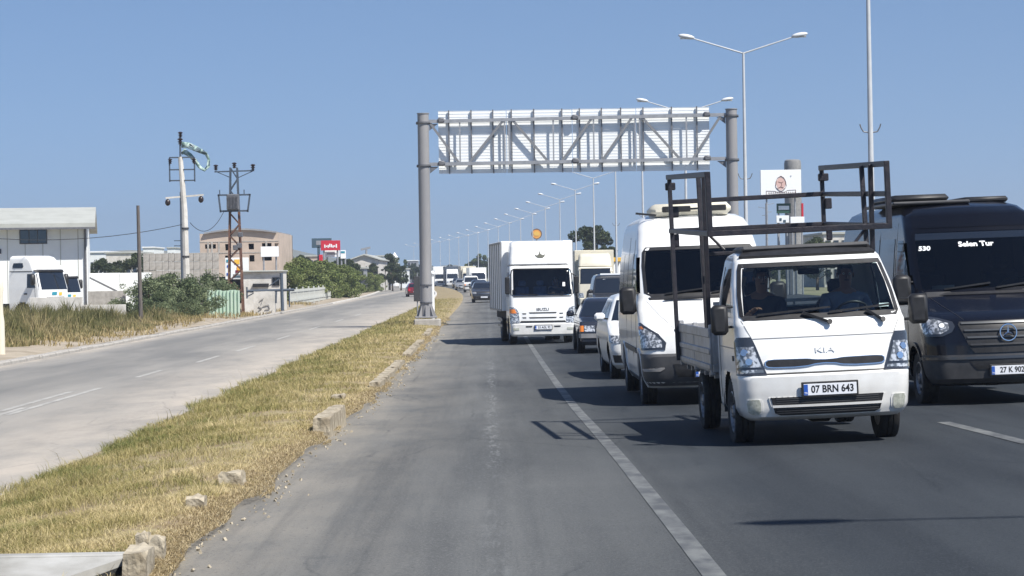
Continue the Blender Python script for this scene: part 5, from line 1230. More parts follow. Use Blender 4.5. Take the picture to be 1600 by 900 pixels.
def tree(kind, loc, h, label, group=None, sx=1., cat='tree', name=None):
    """kind: broad, poplar, cypress, bush, reed"""
    v = rng.randrange(3); key = (kind, v)
    if key not in TREES:
        sd = v*7+len(kind)
        if kind == 'broad': cl = crown_clumps(.78, .64, 38, .31, (.07, .17), sd)+crown_clumps(.92, .72, 14, .28, (.03, .06), sd+1); lf = leafcloud('crown', M['leaf_dark'], cl, 5600, .021)
        elif kind == 'loose': cl = crown_clumps(.62, .60, 17, .36, (.10, .17), sd); lf = leafcloud('crown', M['leaf_dark'], cl, 3800, .022)
        elif kind == 'poplar': cl = crown_clumps(.26, .84, 20, .12, (.18, .32), sd, .5); lf = leafcloud('crown', M['leaf'], cl, 2600, .02)
        elif kind == 'cypress': cl = crown_clumps(.22, .86, 20, .08, (.2, .32), sd, .8); lf = leafcloud('crown', M['leaf_dark'], cl, 2200, .018)
        elif kind == 'reed': cl = crown_clumps(.95, .8, 34, .08, (.09, .2), sd)+crown_clumps(1.05, .95, 14, .1, (.03, .07), sd+1); lf = leafcloud('crown', M['leaf_reed'], cl, 8500, .024)
        else: cl = crown_clumps(1.25, .74, 60, .12, (.06, .15), sd)+crown_clumps(1.45, .95, 22, .10, (.03, .055), sd+1); lf = leafcloud('crown', M['leaf_grey' if kind == 'bush' else 'leaf'], cl, 9500, .021)
        b = MB(); th = .42 if kind in ('broad', 'loose') else .5; r0 = .028 if kind in ('broad', 'loose') else .018
        b.tube((0, 0, -.03), (.01, 0, th*.6), r0, r0*.75, 8); b.tube((.01, 0, th*.6), (0, .01, th+.22), r0*.75, r0*.3, 7)
        for c, rr, t in cl[:11]:
            z = max(.12, min(th+.1, c[2]*.62)); m_ = (c[0]*.45, c[1]*.45, (z+c[2])/2*.97); b.tube((0, 0, z), m_, r0*.42, r0*.28, 5); b.tube(m_, c, r0*.28, r0*.1, 5)
        tr = b.build('trunk', M['bark'], None, smooth='all'); TREES[key] = (lf, tr.data); bpy.data.objects.remove(tr)
    lf, tr = TREES[key]; T = empty(name or ('tree' if kind not in ('bush', 'green', 'reed') else 'shrub'), loc, rng.uniform(0, 6.28), label, cat, group); T.scale = (h*sx, h*sx, h)
    ob('trunk', tr, T); c = ob('crown', lf, T); return T
def treeat(kind, px, pyt, D, label, group=None, sx=1., cat='tree', zg=None, pyb=None):
    g = (ZS+.05 if px < 763 else zmain(9, min(D, 400))) if zg is None else zg; p = at(px, pyt, D); return tree(kind, (p.x, D, g), p.z-g, label, group, sx, cat)

# big grey-green shrubs by the power poles
for px, py, D, s_, lab in ((232, 432, 116, 1.0, 'grey-green bush left end of the big thicket, beside the brown wooden pole'), (262, 424, 119, 1.05, 'tallest grey-green bush of the thicket, left of the concrete power pole'),
                           (297, 432, 121, .95, 'grey-green bush wrapping the foot of the concrete power pole'), (325, 424, 126, .95, 'grey-green bush right of the concrete power pole, behind the green sheets'),
                           (246, 455, 110, .9, 'low bush in front of the left part of the thicket'), (284, 458, 113, 1.0, 'low bush in front of the middle of the thicket'), (345, 436, 131, .7, 'small bush between the thicket and the lattice pylon')):
    treeat('bush', px, py, D, lab, 'bushes of the thicket by the power poles', s_*1.22, 'bush')
HB = {0: 'second', 1: 'third', 2: 'fourth', 3: 'fifth', 4: 'sixth', 5: 'seventh', 6: 'rightmost', 10: 'leftmost', 9: 'leftmost', 7: 'middle', 8: 'rightmost'}
for i, (px, py, D) in enumerate([(452, 412, 172), (468, 405, 176), (484, 409, 178), (500, 407, 186), (516, 412, 190), (530, 414, 196), (543, 418, 204), (578, 428, 250), (590, 430, 262), (566, 430, 240), (437, 414, 170)]):
    treeat('reed', px, py-2, D+(30 if i < 7 or i == 10 else 60), (HB[i]+(' from the left, ' if i < 6 else ' ')+'bright green bush of the hedge behind the white picket fence' if i < 7 or i == 10 else HB[i]+' of three bright green bushes behind the grey road barrier'), 'hedge bushes behind the fence' if i < 7 or i == 10 else 'bushes behind the barrier', 1.25, 'bush')
for i, (px, py, D, k, lab) in enumerate([(402, 400, 215, 'broad', 'dark tree under the white billboard by the tan building'), (425, 402, 225, 'broad', 'dark tree just right of the white billboard'), (447, 398, 240, 'broad', 'dark tree above the hedge, left of the slate sign'), (470, 399, 250, 'broad', 'dark tree above the hedge between billboard and slate sign'),
        (480, 404, 235, 'broad', 'brownish tree left of the red vertical sign'), (533, 402, 280, 'broad', 'dark tree right of the small blue and white sign'), (545, 405, 290, 'broad', 'dark tree left of the pale warehouse'), (583, 412, 330, 'broad', 'dark round tree right of the pale warehouse'),
        (608, 397, 360, 'broad', 'tall dark round tree beside the white minaret'), (613, 412, 330, 'broad', 'brown-green tree in front of the tall round tree'), (626, 414, 345, 'loose', 'loose tree right of the tall round tree'), (601, 414, 350, 'loose', 'loose tree left of the tall round tree'),
        (633, 405, 520, 'poplar', 'slim dark tree between minaret and gantry post'), (646, 412, 560, 'broad', 'small far tree left of the gantry post'), (672, 414, 700, 'broad', 'small far tree right of the gantry post'), (652, 417, 480, 'broad', 'low far tree against the gantry post')]):
    treeat(k, px, py, D, lab, None, 1.1 if k == 'broad' else 1.3)
for i, px in enumerate((172, 179, 186, 193)): treeat('cypress', px, (407, 404, 402, 406)[i], 260, ('leftmost', 'second', 'third', 'rightmost')[i]+' of four small cypresses above the white yard wall', 'cypresses above the white wall', 1.5)
treeat('broad', 212, 396, 240, 'dark round bush behind the brown wooden pole', None, 1.1); treeat('broad', 160, 404, 250, 'low dark tree left of the cypresses', None, 1.2)
treeat('loose', 920, 350, 262, 'leaning dark tree rising above the petrol station canopy', None, 1.15, zg=-1.9); treeat('loose', 934, 354, 266, 'second tall dark tree touching the leaning one above the canopy', None, .9, zg=-1.9)
treeat('broad', 944, 384, 250, 'small dark tree right of the pair above the canopy', None, .7, zg=-1.9)
for i, px in enumerate((728, 735, 742, 749, 757, 764)): treeat('poplar', px, (412, 405, 399, 396, 398, 402)[i], 560, ('first', 'second', 'third', 'fourth', 'fifth', 'sixth')[i]+' from the left of the poplar row left of the box truck', 'poplar row left of the box truck', 1.5)
for i in range(14):
    D = 200+i*7; x = 27+rng.uniform(0, 14)+i*.6; h = rng.uniform(3.6, 5.4); tree('broad', (x, D, -1.9), h, 'bushy roadside tree beyond the far carriageway, behind the flatbed truck roof', 'roadside trees beyond the far carriageway', 1.2)
for i in range(16):
    D = rng.uniform(480, 1000); x = curve(D)+(rng.uniform(30, 90)); h = rng.uniform(4, 8); tree('broad', (x, D, -1.9), h, 'far roadside tree on the right, beyond the box truck', 'far trees on the right', 1.2)
for i in range(26):
    D = rng.uniform(420, 1000); x = curve(D)+rng.uniform(-190, -22); h = rng.uniform(3.5, 6.5); tree(rng.choice(['broad', 'broad', 'loose']), (x, D, -2.3), h, 'small far tree scattered among the distant white buildings on the left', 'far trees on the left', 1.3)

M['fence_paint'] = mat('dull_white_fence_paint', (.50, .52, .49), .7, c2=(.40, .41, .38), scale=3)
HAZE = 0.0004
M['drain_grey'] = mat('grey_cast_concrete', (.40, .40, .385), .85, c2=(.26, .255, .235), scale=2, detail=8)
M['banner'] = mat('tattered_banner', (.50, .62, .58), .8, c2=(.14, .24, .22), scale=4, lo=.42, hi=.6)
M['leafsign'] = mat('dark_green_sign', (.02, .07, .05), .5)
# ---------------------------------------------------------------- kerb stones, footings and drain along the separator edge
def rock(name, m, parent, loc, dims, rz=0., tilt=(0, 0), seed=0, label=None, cat=None, group=None, jag=.12):
    """broken block of cast concrete: a box with knocked-off, uneven corners"""
    r = random.Random(seed); bm = bmesh.new(); bmesh.ops.create_cube(bm, size=1); bmesh.ops.subdivide_edges(bm, edges=bm.edges, cuts=3, use_grid_fill=True)
    for v in bm.verts:
        k = sum(abs(abs(c)-.5) < 1e-4 for c in v.co); j = jag*(.25, .35, .7, 1.2)[k]
        v.co.x += r.uniform(-j, j)*.35; v.co.y += r.uniform(-j, j)*.35; v.co.z += (r.uniform(-j, j)*.5 if k < 3 else -abs(r.uniform(0, j))*(v.co.z > 0))
        v.co = Vector((v.co.x*dims[0], v.co.y*dims[1], v.co.z*dims[2]))
    me = bpy.data.meshes.new(name); bm.to_mesh(me); bm.free(); me.materials.append(m)
    return tag(ob(name, me, parent, loc, (tilt[0], tilt[1], rz)), label, cat, group)
gk = 'broken kerb stones along the grass edge'
zf = lambda x, y: zmain(x, y)
KS = [((362, 772), .19, .22, .30, 'chunky broken kerb stub half buried in the grass, the nearer bank of two stubs above the drain'), ((305, 812), .13, .18, .28, 'upright kerb stub leaning in the dry grass, just below the chunky stub'),
      ((243, 893), .09, .12, .34, 'thin upright weathered kerb stub right of the drain block'), ((226, 890), .08, .12, .36, 'narrow pale stub squeezed against the drain side block'),
      ((527, 634), .20, .9, .26, 'single kerb stone with a dark broken hollow on its end face')]
KS[0] = (*KS[0][:4], 'chunky broken kerb stub half buried in dry grass, farthest stub above the drain')
for i, ((px, py), w, l, h, lab) in enumerate(KS):
    p = ground(px, py, zf); o = rock('kerb_stone', M['old_kerb'], None, (p.x, p.y+l*.5, zmain(p.x, p.y)+h*.10), (w, l, h), rng.uniform(-.05, .05)-.01, (rng.uniform(-.04, .04), rng.uniform(-.10, .10)), i, lab, 'kerb stone', gk, .11)
    if i == 4: q = MB(); q.cbox(-.06, .06, -.46, -.40, .02, .10, .03); q.build('hollow', M['hole'], o)  # near-black block on the end face, painted shade of a hollow
runs = [(26.2, 3, 'tall pale run nearest the camera'), (39.8, 12, 'middle long run'), (56.5, 13, 'farther long run'), (76., 8, 'farthest run by the gantry footing')]
for r0, n_, nm in runs:
    for k in range(n_):
        y = r0+k*1.02; x = -2.0-.004*(y-26)+rng.uniform(-.015, .015); hh = .34 if r0 < 30 else .26
        rock('kerb_stone', M['old_kerb'], None, (x, y+.5, zmain(x, y)+hh*(.22 if r0 < 30 else .16)), (.20, .98, hh), rng.uniform(-.03, .03), (rng.uniform(-.02, .02), rng.uniform(-.08, .08)), 20+k+int(r0),
             ('first' if k == 0 else 'last' if k == n_-1 else 'kerb stone in the inside')+(' kerb stone' if k in (0, n_-1) else '')+' of the '+nm, 'kerb stone', gk, .06)
b = MB(); r_ = random.Random(5)
for i in range(420):
    y = 11+75*r_.random()**2; x = -1.95+.16*math.sin(y*.8)*.6+abs(r_.gauss(0, .12)); s_ = r_.uniform(.004, .012)*(1+y/60); A = Matrix.Translation((x, y, zmain(x, y)+s_*.4)) @ Euler((r_.random()*6, r_.random()*6, r_.random()*6)).to_matrix().to_4x4(); b.box(-s_, s_, -s_*.8, s_*.8, -s_*.5, s_*.5, A)
tag(b.build('gravel_chips', M['old_kerb']), kind='stuff')
# concrete drain with a dark mouth in the bottom left corner
p0 = ground(150, 893, lambda x, y: zmain(x, y)+.12); Y0 = p0.y
dr = empty('drain', (xat(190, Y0), Y0, 0), 0, 'grey concrete drain cover with a dark mouth in the bottom left corner', 'drain'); dx, dz = dr.location.x, zmain(-2, Y0)
zt_ = at(190, 868, Y0+.25).z
b = MB(); b.cbox(-2.2, -.02, .22, .34, zt_-.03, zt_+.012, .008); 
b.add([(-2.2, .22, zt_), (-.02, .22, zt_), (-.48, -.42, zt_-.10), (-2.2, -.55, zt_-.13), (-2.2, .22, zt_-.05), (-.02, .22, zt_-.05), (-.48, -.42, zt_-.15), (-2.2, -.55, zt_-.18)], [(0, 3, 2, 1), (4, 5, 6, 7), (0, 1, 5, 4), (1, 2, 6, 5), (2, 3, 7, 6), (3, 0, 4, 7)])
b.build('cover_slab', M['drain_grey'], dr, weld=False)
b = MB(); b.add([(-.02, .20, zt_-.04), (-.48, -.40, zt_-.16), (-.44, -.44, zt_-.75), (.0, .18, zt_-.75)], [(0, 1, 2, 3)]); b.build('mouth', M['hole'], dr, fix=False)  # near-black sheet stands in for the shade inside the drain mouth
rock('side_block', M['old_kerb'], dr, (.035, .16, zt_-.20), (.13, .50, .50), .05, (0, .05), 3, jag=.07)
rock('side_block', M['old_kerb'], dr, (.04, -.22, zt_-.38), (.09, .60, .45), .10, (0, .1), 4, jag=.06)
b = MB(); b.box(-2.2, -.02, .34, .42, zt_-.5, zt_-.04); b.box(-2.2, 0, -.7, .3, zt_-.60, zt_-.5); b.build('back_wall', M['concrete'], dr)

# ---------------------------------------------------------------- left side: warehouse, lorries, walls
def wbox(name, px0, px1, pyt, D, depth, m, parent=None, zb=ZS-.1, pyb=None, cham=.01):
    """box whose front face is seen between the given pixels at distance D"""
    a, c = at(px0, pyt, D), at(px1, pyt, D); zb = zat((px0+px1)/2, pyb, D) if pyb else zb; b = MB()
    b.cbox(a.x, c.x, D, D+depth, zb, (a.z+c.z)/2, cham); return b.build(name, m, parent)
Wd = 138.0
WH = empty('warehouse', (0, 0, 0), 0, 'white clad warehouse with pale overhanging roof at the left edge', 'building')
xa, xb = xat(-140, Wd), xat(137, Wd); ze = zat(60, 357, Wd); zr = zat(60, 328, Wd+7)
b = MB(); b.cbox(xa, xb, Wd, Wd+16, ZS-.2, ze, .02); 
b.prism([(0, ze), (8, zr-.1), (16, ze)], xb-.2, xb, Matrix(((0, 1, 0, 0), (1, 0, 0, Wd), (0, 0, 1, 0), (0, 0, 0, 1)))); b.build('wall', M['wall_white'], WH)
ro = MB(); xe = xat(150, Wd)
for s0, s1 in ((-1.1, 7.6), (17., 7.6)):
    z0 = ze-.03; ro.add([(xa, Wd+s0, z0), (xe, Wd+s0, z0), (xe, Wd+s1, zr), (xa, Wd+s1, zr), (xa, Wd+s0, z0+.30), (xe, Wd+s0, z0+.30), (xe, Wd+s1, zr+.14), (xa, Wd+s1, zr+.14)], [(0, 1, 2, 3), (4, 7, 6, 5), (0, 4, 5, 1), (1, 5, 6, 2), (2, 6, 7, 3), (3, 7, 4, 0)])
ro.build('roof', M['roof_beige'], WH)
b = MB(); b.box(xa, xe, Wd-1.16, Wd-1.06, ze-.10, ze+.02); b.build('gutter', M['steel_dark'], WH)
b = MB(); b.tube((xb-.12, Wd-.1, ZS), (xb-.12, Wd-.1, ze), .07, n=8); b.build('downpipe', M['steel_dark'], WH)
for px in range(-120, 137, 27): b = MB(); x = xat(px, Wd); b.box(x-.02, x+.02, Wd-.02, Wd+.01, ZS, ze-.05); b.build('cladding_seam', M['roof_beige'], WH)
wz0, wz1 = zat(59, 380, Wd), zat(59, 359.5, Wd)
def window(parent, x0, x1, z0, z1, y, n=2, fm='plastic2', depth=.06):
    b = MB(); b.box(x0, x1, y-.03, y+.02, z0, z1); w = b.build('window', M['pane'], parent); t = (x1-x0)*.02+.02
    b = MB(); b.box(x0-t, x1+t, y-depth, y, z1, z1+t); b.box(x0-t, x1+t, y-depth, y, z0-t, z0); b.box(x0-t, x0, y-depth, y, z0, z1); b.box(x1, x1+t, y-depth, y, z0, z1)
    for i in range(1, n): x = x0+(x1-x0)*i/n; b.box(x-t/2, x+t/2, y-depth, y-.031, z0, z1)
    b.build('window_frame', M[fm], w); return w
window(WH, xat(40, Wd)-.2, xat(77, Wd)-.1, wz0, wz1, Wd, 3)
WH.rotation_euler.z = R(9.6); WH.location = Vector((xb, Wd, 0))-Matrix.Rotation(R(9.6), 3, 'Z') @ Vector((xb, Wd, 0))
window(WH, xat(-8, Wd), xat(5, Wd), zat(0, 396, Wd), zat(0, 390, Wd), Wd, 1)
# pale yellow post cut by the left frame edge
o = empty('bollard', (xat(-1, 62), 62, ZS), 0, 'pale yellow rounded post cut off by the left edge of the picture', 'post')
b = MB(); zz = zat(1, 430, 62)-ZS; b.lathe([(.13, 0), (.12, zz*.45), (.09, zz*.55), (.085, zz*.75), (.11, zz*.84), (.07, zz*.96), (.0, zz)], None, 16); b.build('post', M['cream'], o, smooth=True)
def make_tractor(label, px, D, pyt, rz, sc=1.):
    h = (zat(px, pyt, D)-ZS)/3.62; T = empty('lorry', (xat(px, D), D, ZS), rz, label, 'lorry', 'white lorries in the yard'); T.scale = (h, h, h)
    H = Hull([(.35, .1, 2.25, 1.1, .2, .05, .08), (.5, .0, 2.3, 1.2, .2, .05, .08), (1.0, .02, 2.3, 1.24, .2, .05, .08), (1.75, .06, 2.3, 1.24, .2, .05, .08), (1.85, .08, 2.3, 1.24, .18, .05, .08), (2.65, .30, 2.3, 1.20, .2, .05, .08), (2.75, .36, 2.3, 1.20, .22, .05, .08), (2.80, .42, 2.3, 1.20, .22, .05, .08),
              (3.3, .62, 2.3, 1.16, .24, .05, .1), (3.52, .80, 2.3, 1.12, .26, .05, .1), (3.62, 1.05, 2.25, 1.02, .26, .1, .1)])
    H.body('cab', M['white'], T, (lambda x, y, z: abs(x) > .7 and (y-1.35)**2+(z-.5)**2 < .58**2), dz=.08)
    H.put('windscreen', M['pane'], T, [(1.76, -1.24, 1.24), (2.62, -1.18, 1.18), (2.70, -1.10, 1.10)], nx=14, nz=6, o=.012)
    H.put('sun_visor', M['plastic'], T, [(2.70, -1.2, 1.2), (2.82, -1.2, 1.2)], nx=14, nz=1, o=.10)
    for sg in (-1, 1):
        H.put('door_window', M['pane'], T, [(1.86, .45, 1.02), (2.62, .62, 1.02)], side=sg, nx=3, nz=3, o=.012)
        H.put('roof_window', M['pane'], T, [(2.95, 1.35, 2.0), (3.02, 1.3, 2.05), (3.22, 1.36, 1.98)], side=sg, nx=3, nz=3, o=.02)
        H.put('door_seam', M['grey_paint'], T, [(.7, .38, .40), (2.66, .56, .58)], side=sg, nx=1, nz=5, o=.008); H.put('cab_seam', M['plastic'], T, [(2.74, .5, 2.28), (2.78, .5, 2.28)], side=sg, nx=8, nz=1, o=.01)
        H.put('door_handle', M['plastic'], T, [(1.50, 1.02, 1.22), (1.57, 1.02, 1.22)], side=sg, nx=2, nz=1, o=.04)
        H.put('headlight', M['lamp_glass'], T, sg_rows(sg, [(.62, .8, 1.3), (.9, .85, 1.32)]), nx=5, nz=2, o=.02); H.put('fog_light', M['amber'], T, sg_rows(sg, [(.5, .8, 1.0), (.58, .8, 1.0)]), nx=3, nz=1, o=.02)
        b = MB(); b.cbox(sg*1.42-.14, sg*1.42+.14, .35, .60, 2.0, 2.62, .08); o = b.build('door_mirror', M['plastic'], T, smooth=True); b = MB(); b.tube((sg*1.15, .6, 2.5), (sg*1.4, .5, 2.5), .03, n=6); b.build('mirror_arm', M['plastic'], o)
        wheel(T, sg*1.05, 1.35, .5, .3, sg); wheel(T, sg*1.05, 5.0, .5, .3, sg)
    H.put('grille', M['plastic'], T, [(.75, -.6, .6), (1.35, -.75, .75)], nx=6, nz=3, o=.012)
    for z in (.9, 1.1, 1.25): H.put('grille_bar', M['silver'], T, [(z, -.6, .6), (z+.04, -.62, .62)], nx=6, nz=1, o=.03)
    H.put('emblem', M['teal_sign'], T, [(1.45, -.35, .05), (1.62, -.30, .1)], nx=3, nz=1, o=.02); H.put('emblem', M['yellow'], T, [(1.43, .25, .5), (1.60, .28, .55)], nx=3, nz=1, o=.02)
    b = MB()
    for x in (-.45, .45): b.box(x-.06, x+.06, .5, 6.2, .6, .85)
    b.cbox(-.9, .9, 2.4, 3.4, .5, 1.0, .05); b.build('chassis', M['chassis'], T)
    return T
make_tractor('white high-roofed lorry cab facing right in the yard, the nearer of two', 88, 121, 399, R(62))
make_tractor('white lorry cab farther back, half hidden behind the nearer lorry', 110, 131, 414, R(55))
def wall(name, px0, px1, pyt, D, label, m='concrete_w', parts=None, depth=.25, pyb=None):
    a, c = at(px0, pyt, D), at(px1, pyt, D); T = empty(name, (a.x, D, ZS-.1), 0, label, 'wall'); W_ = c.x-a.x; H_ = a.z-ZS+.1 if pyb is None else a.z-zat(px0, pyb, D); z0 = a.z-H_-(ZS-.1)
    n = parts or max(1, int(W_/1.5)); 
    for i in range(n):
        b = MB(); b.cbox(W_*i/n+.012, W_*(i+1)/n-.012, rng.uniform(-.012, .012), depth, z0, z0+H_+rng.uniform(-.02, .02), .012); b.build('wall_panel', M[m], T)
    return T
wall('yard_wall', 46, 128, 465.5, 112, 'whitewashed low wall in front of the white lorries'); wall('yard_wall', 128, 196, 477, 112, 'lower stretch of whitewashed wall right of the lorries')
wall('yard_wall', 137, 196, 455, 128, 'grey concrete wall behind the lower whitewashed wall', 'concrete')
t = wall('yard_wall', 138, 236, 427, 150, 'tall white wall with a diagonal steel brace by the warehouse', 'wall_white'); x0 = t.location.x
b = MB(); b.bar((xat(140, 149)-x0, -1, zat(140, 434, 149)-ZS+.1), (xat(182, 149)-x0, -1, zat(182, 455, 149)-ZS+.1), .12); b.build('brace', M['steel_dark'], t)
tt = empty('blockwork_wall', (xat(224, 160), 160, ZS), 0, 'long grey blockwork wall behind the thicket', 'wall')
x0 = xat(224, 160); z1 = zat(280, 391, 160)-ZS; W_ = xat(342, 160)-x0; cs = MB(); cs.cbox(.01, W_/12-.01, 0, .2, .01, z1/7-.01, .01); cs = cs.build('block', M['concrete'], None); bl = cs.data; bpy.data.objects.remove(cs)
for i in range(12):
    for j in range(7): ob('block', bl, tt, (W_*i/12, rng.uniform(-.02, .02), z1*j/7-.2))
# poles
o = empty('wooden_pole', (xat(219, 104), 104, ZS), 0, 'plain brown wooden pole left of the thicket', 'pole'); zt_ = zat(218, 321, 104)-ZS
b = MB(); b.tube((0, 0, 0), (-.05, 0, zt_), .105, .075, 12); b.build('pole', M['wood'], o, smooth=True)
CP = empty('power_pole', (xat(292, 125), 125, ZS), 0, 'whitish concrete power pole with a tattered banner flying from its top', 'power pole'); z_ = lambda py: zat(290, py, 125)-ZS; x_ = lambda px: xat(px, 125)-CP.location.x; sc_ = 3450/125
b = MB(); b.tube((0, 0, -.3), (x_(290), 0, z_(330)), .21, .17, 8); b.tube((x_(290), 0, z_(330)), (x_(285), 0, z_(245)), .17, .13, 8); b.build('pole', M['concrete_w'], CP, smooth=True)
for py in (357, 401): b = MB(); b.tube((x_(290.5), 0, z_(py+1.5)), (x_(290.5), 0, z_(py-1.5)), .215, n=10); b.build('band', M['plastic2'], CP)
b = MB(); b.tube((x_(285), 0, z_(247)), (x_(285), 0, z_(214)), .06, .05, 8); b.build('top_spindle', M['bluegrey'], CP)
def insulator(T, x, y, z, s=1.): 
    b = MB(); b.lathe([(.03*s, 0), (.14*s, .05*s), (.05*s, .10*s), (.16*s, .16*s), (.06*s, .22*s), (.17*s, .30*s), (.10*s, .36*s), (.02*s, .38*s)], Matrix.Translation((x, y, z)), 10); return b.build('insulator', M['insul'], T, smooth=True)
insulator(CP, x_(285.5), 0, z_(215), .9); insulator(CP, x_(285), 0, z_(226), 1.)
for a, c, d, e in ((268, 246, 307, 246), (268, 265, 307, 265), (268, 282, 307, 282), (268, 246, 268, 284), (307, 246, 307, 284)): b = MB(); b.bar((x_(a), -.05, z_(c)), (x_(d), -.05, z_(e)), .075); b.build('frame_bar', M['bluegrey'], CP)
for px in (269, 306): insulator(CP, x_(px), -.05, z_(256), .8)
b = MB(); b.bar((x_(261), 0, z_(309)), (x_(320), 0, z_(305)), .10); b.build('cross_arm', M['concrete_w'], CP)
for px, py in ((264, 316), (316, 312)): b = MB(); b.sphere((x_(px), 0, z_(py)), .155, 12, 8, (1, 1, 1.25)); b.build('hanging_insulator', M['insul'], CP, smooth='all'); b = MB(); b.tube((x_(px), 0, z_(py-5)), (x_(px), 0, z_(py-8)), .02, n=5); b.build('hanger', M['bluegrey'], CP)
PTS = [(287, 226), (297, 227), (308, 232), (318, 237), (325, 241), (329, 250), (328, 260), (322, 266), (315, 262), (307, 251), (299, 242), (290, 236), (286, 240)]
WD = [9, 9, 9, 7, 5, 4, 5, 5, 5, 6, 7, 9, 4]; b = MB(); vs = []
for i, (px, py) in enumerate(PTS):
    a = PTS[max(0, i-1)]; c = PTS[min(len(PTS)-1, i+1)]; tx, ty = c[0]-a[0], c[1]-a[1]; L_ = math.hypot(tx, ty); nx_, ny_ = -ty/L_, tx/L_
    for k in (-.5, 0, .5): vs.append((x_(px+nx_*WD[i]*k), .10*math.sin(i*1.7+k*3)+.02*i, z_(py+ny_*WD[i]*k)))
b.add(vs, [(i*3+k, i*3+k+1, i*3+k+4, i*3+k+3) for i in range(len(PTS)-1) for k in (0, 1)]); bn = b.build('banner', M['banner'], CP, fix=False, smooth='all')
so2 = bn.modifiers.new('thickness', 'SOLIDIFY'); so2.thickness = .012
for i, k, u in ((1, 0, .1), (1, 1, .5), (2, 1, .2), (2, 0, .6), (3, 0, .3), (3, 1, .1), (5, 0, .2), (6, 1, .2)):
    A_ = [Vector(vs[i*3+k]), Vector(vs[(i+1)*3+k]), Vector(vs[(i+1)*3+k+1]), Vector(vs[i*3+k+1])]; c = sum(A_, Vector())/4; q = [c+(p-c)*.72+Vector((0, -.035, 0)) for p in A_]
    b = MB(); b.add(q+[p+Vector((0, .008, 0)) for p in q], [(0, 1, 2, 3), (7, 6, 5, 4), (0, 4, 5, 1), (1, 5, 6, 2), (2, 6, 7, 3), (3, 7, 4, 0)]); b.build('banner_print', M['dk_sign'], bn)
o = empty('thin_pole', (xat(284.5, 132), 132, ZS), 0, 'thin dark pole with two short crossbars behind the concrete power pole', 'pole'); z2 = lambda py: zat(284, py, 132)-ZS
b = MB(); b.tube((0, 0, 0), (0, 0, z2(300)), .08, .06, 8); b.build('pole', M['bluegrey'], o, smooth=True)
for py in (376, 384): b = MB(); b.bar((-.45, 0, z2(py)), (.15, 0, z2(py)), .05); b.build('crossbar', M['bluegrey'], o)
# lattice pylon with transformer
LP = empty('lattice_pylon', (xat(368, 133), 133, ZS), 0, 'rusty lattice pylon carrying a transformer and three insulators on its crossarm', 'pylon'); z_ = lambda py: zat(369, py, 133)-ZS; x_ = lambda px: xat(px, 133)-LP.location.x
w_ = lambda z: .44-.24*(z/z_(262)); zt_ = z_(262)
for sx in (-1, 1):
    for sy in (-1, 1):
        zb_ = z_(330); b = MB(); b.bar((sx*w_(0), sy*w_(0), -.1), (sx*w_(zb_), sy*w_(zb_), zb_), .085); b.build('leg', M['rust'], LP)
        b = MB(); b.bar((sx*w_(zb_), sy*w_(zb_), zb_), (sx*w_(zt_), sy*w_(zt_), zt_), .08); b.build('leg', M['bluegrey'], LP)
N_ = 13
for k in range(N_):
    z0, z1 = zt_*k/N_, zt_*(k+1)/N_; a0, a1 = w_(z0), w_(z1); s_ = 1 if k % 2 else -1; m_ = M['rust'] if z1 < z_(330) else M['bluegrey']
    for sy in (-1, 1): b = MB(); b.bar((-s_*a0, sy*a0, z0), (s_*a1, sy*a1, z1), .05); b.build('lattice_brace', m_, LP)
    for sx in (-1, 1): b = MB(); b.bar((sx*a0, -s_*a0, z0), (sx*a1, s_*a1, z1), .05); b.build('lattice_brace', m_, LP)
b = MB(); b.bar((x_(338), 0, z_(268)), (x_(400), 0, z_(267)), .08); b.build('crossarm', M['bluegrey'], LP)
for px, pb in ((341, 364), (397, 374)): b = MB(); b.bar((x_(px), 0, z_(268)), (x_(pb), 0, z_(278)), .05); b.build('arm_strut', M['bluegrey'], LP)
for px in (340, 369, 398): insulator(LP, x_(px), 0, z_(266 if px != 369 else 263), .95)
for a, c, d, e in ((344, 305, 395, 305), (347, 330, 391, 330), (345, 304, 348, 332), (394, 304, 390, 332)): b = MB(); b.bar((x_(a), -.5, z_(c)), (x_(d), -.5, z_(e)), .10); b.build('platform_bar', M['bluegrey'], LP)
for px in (347, 385): b = MB(); b.tube((x_(px), -.5, z_(304)), (x_(px), -.5, z_(297)), .03, n=6); b.build('switch_rod', M['bluegrey'], LP)
b = MB(); b.cbox(x_(358), x_(377), -.75, -.2, z_(329), z_(304), .05)
for i in range(8): x = x_(359.5)+(x_(375.5)-x_(359.5))*i/7; b.box(x-.02, x+.02, -.85, -.74, z_(327), z_(307))
b.build('transformer', M['steel_dark'], LP)
for px, py in ((378, 367), (376, 384), (370, 387)): b = MB(); b.cbox(x_(px)-.14, x_(px)+.14, -.6, -.35, z_(py+4), z_(py-4), .03); b.build('switch_box', M['steel_dark'], LP)
# sagging cables
def cable(label, p, q, sag, r=.018):
    b = MB(); n = 12; P = [Vector(p).lerp(Vector(q), i/n)-Vector((0, 0, sag*4*(i/n)*(1-i/n))) for i in range(n+1)]
    for a, c in zip(P[:-1], P[1:]): b.tube(a, c, r, n=5, cap=False)
    return tag(b.build('cable', M['plastic']), label, 'cable')
cable('thin cable sagging from the concrete power pole to the left past the wooden pole', at(-60, 368, 118), at(284, 351, 125), .5)
cable('short cable sagging between the concrete power pole and the lattice pylon', at(297, 348, 125), at(350, 330, 132.5), .8)
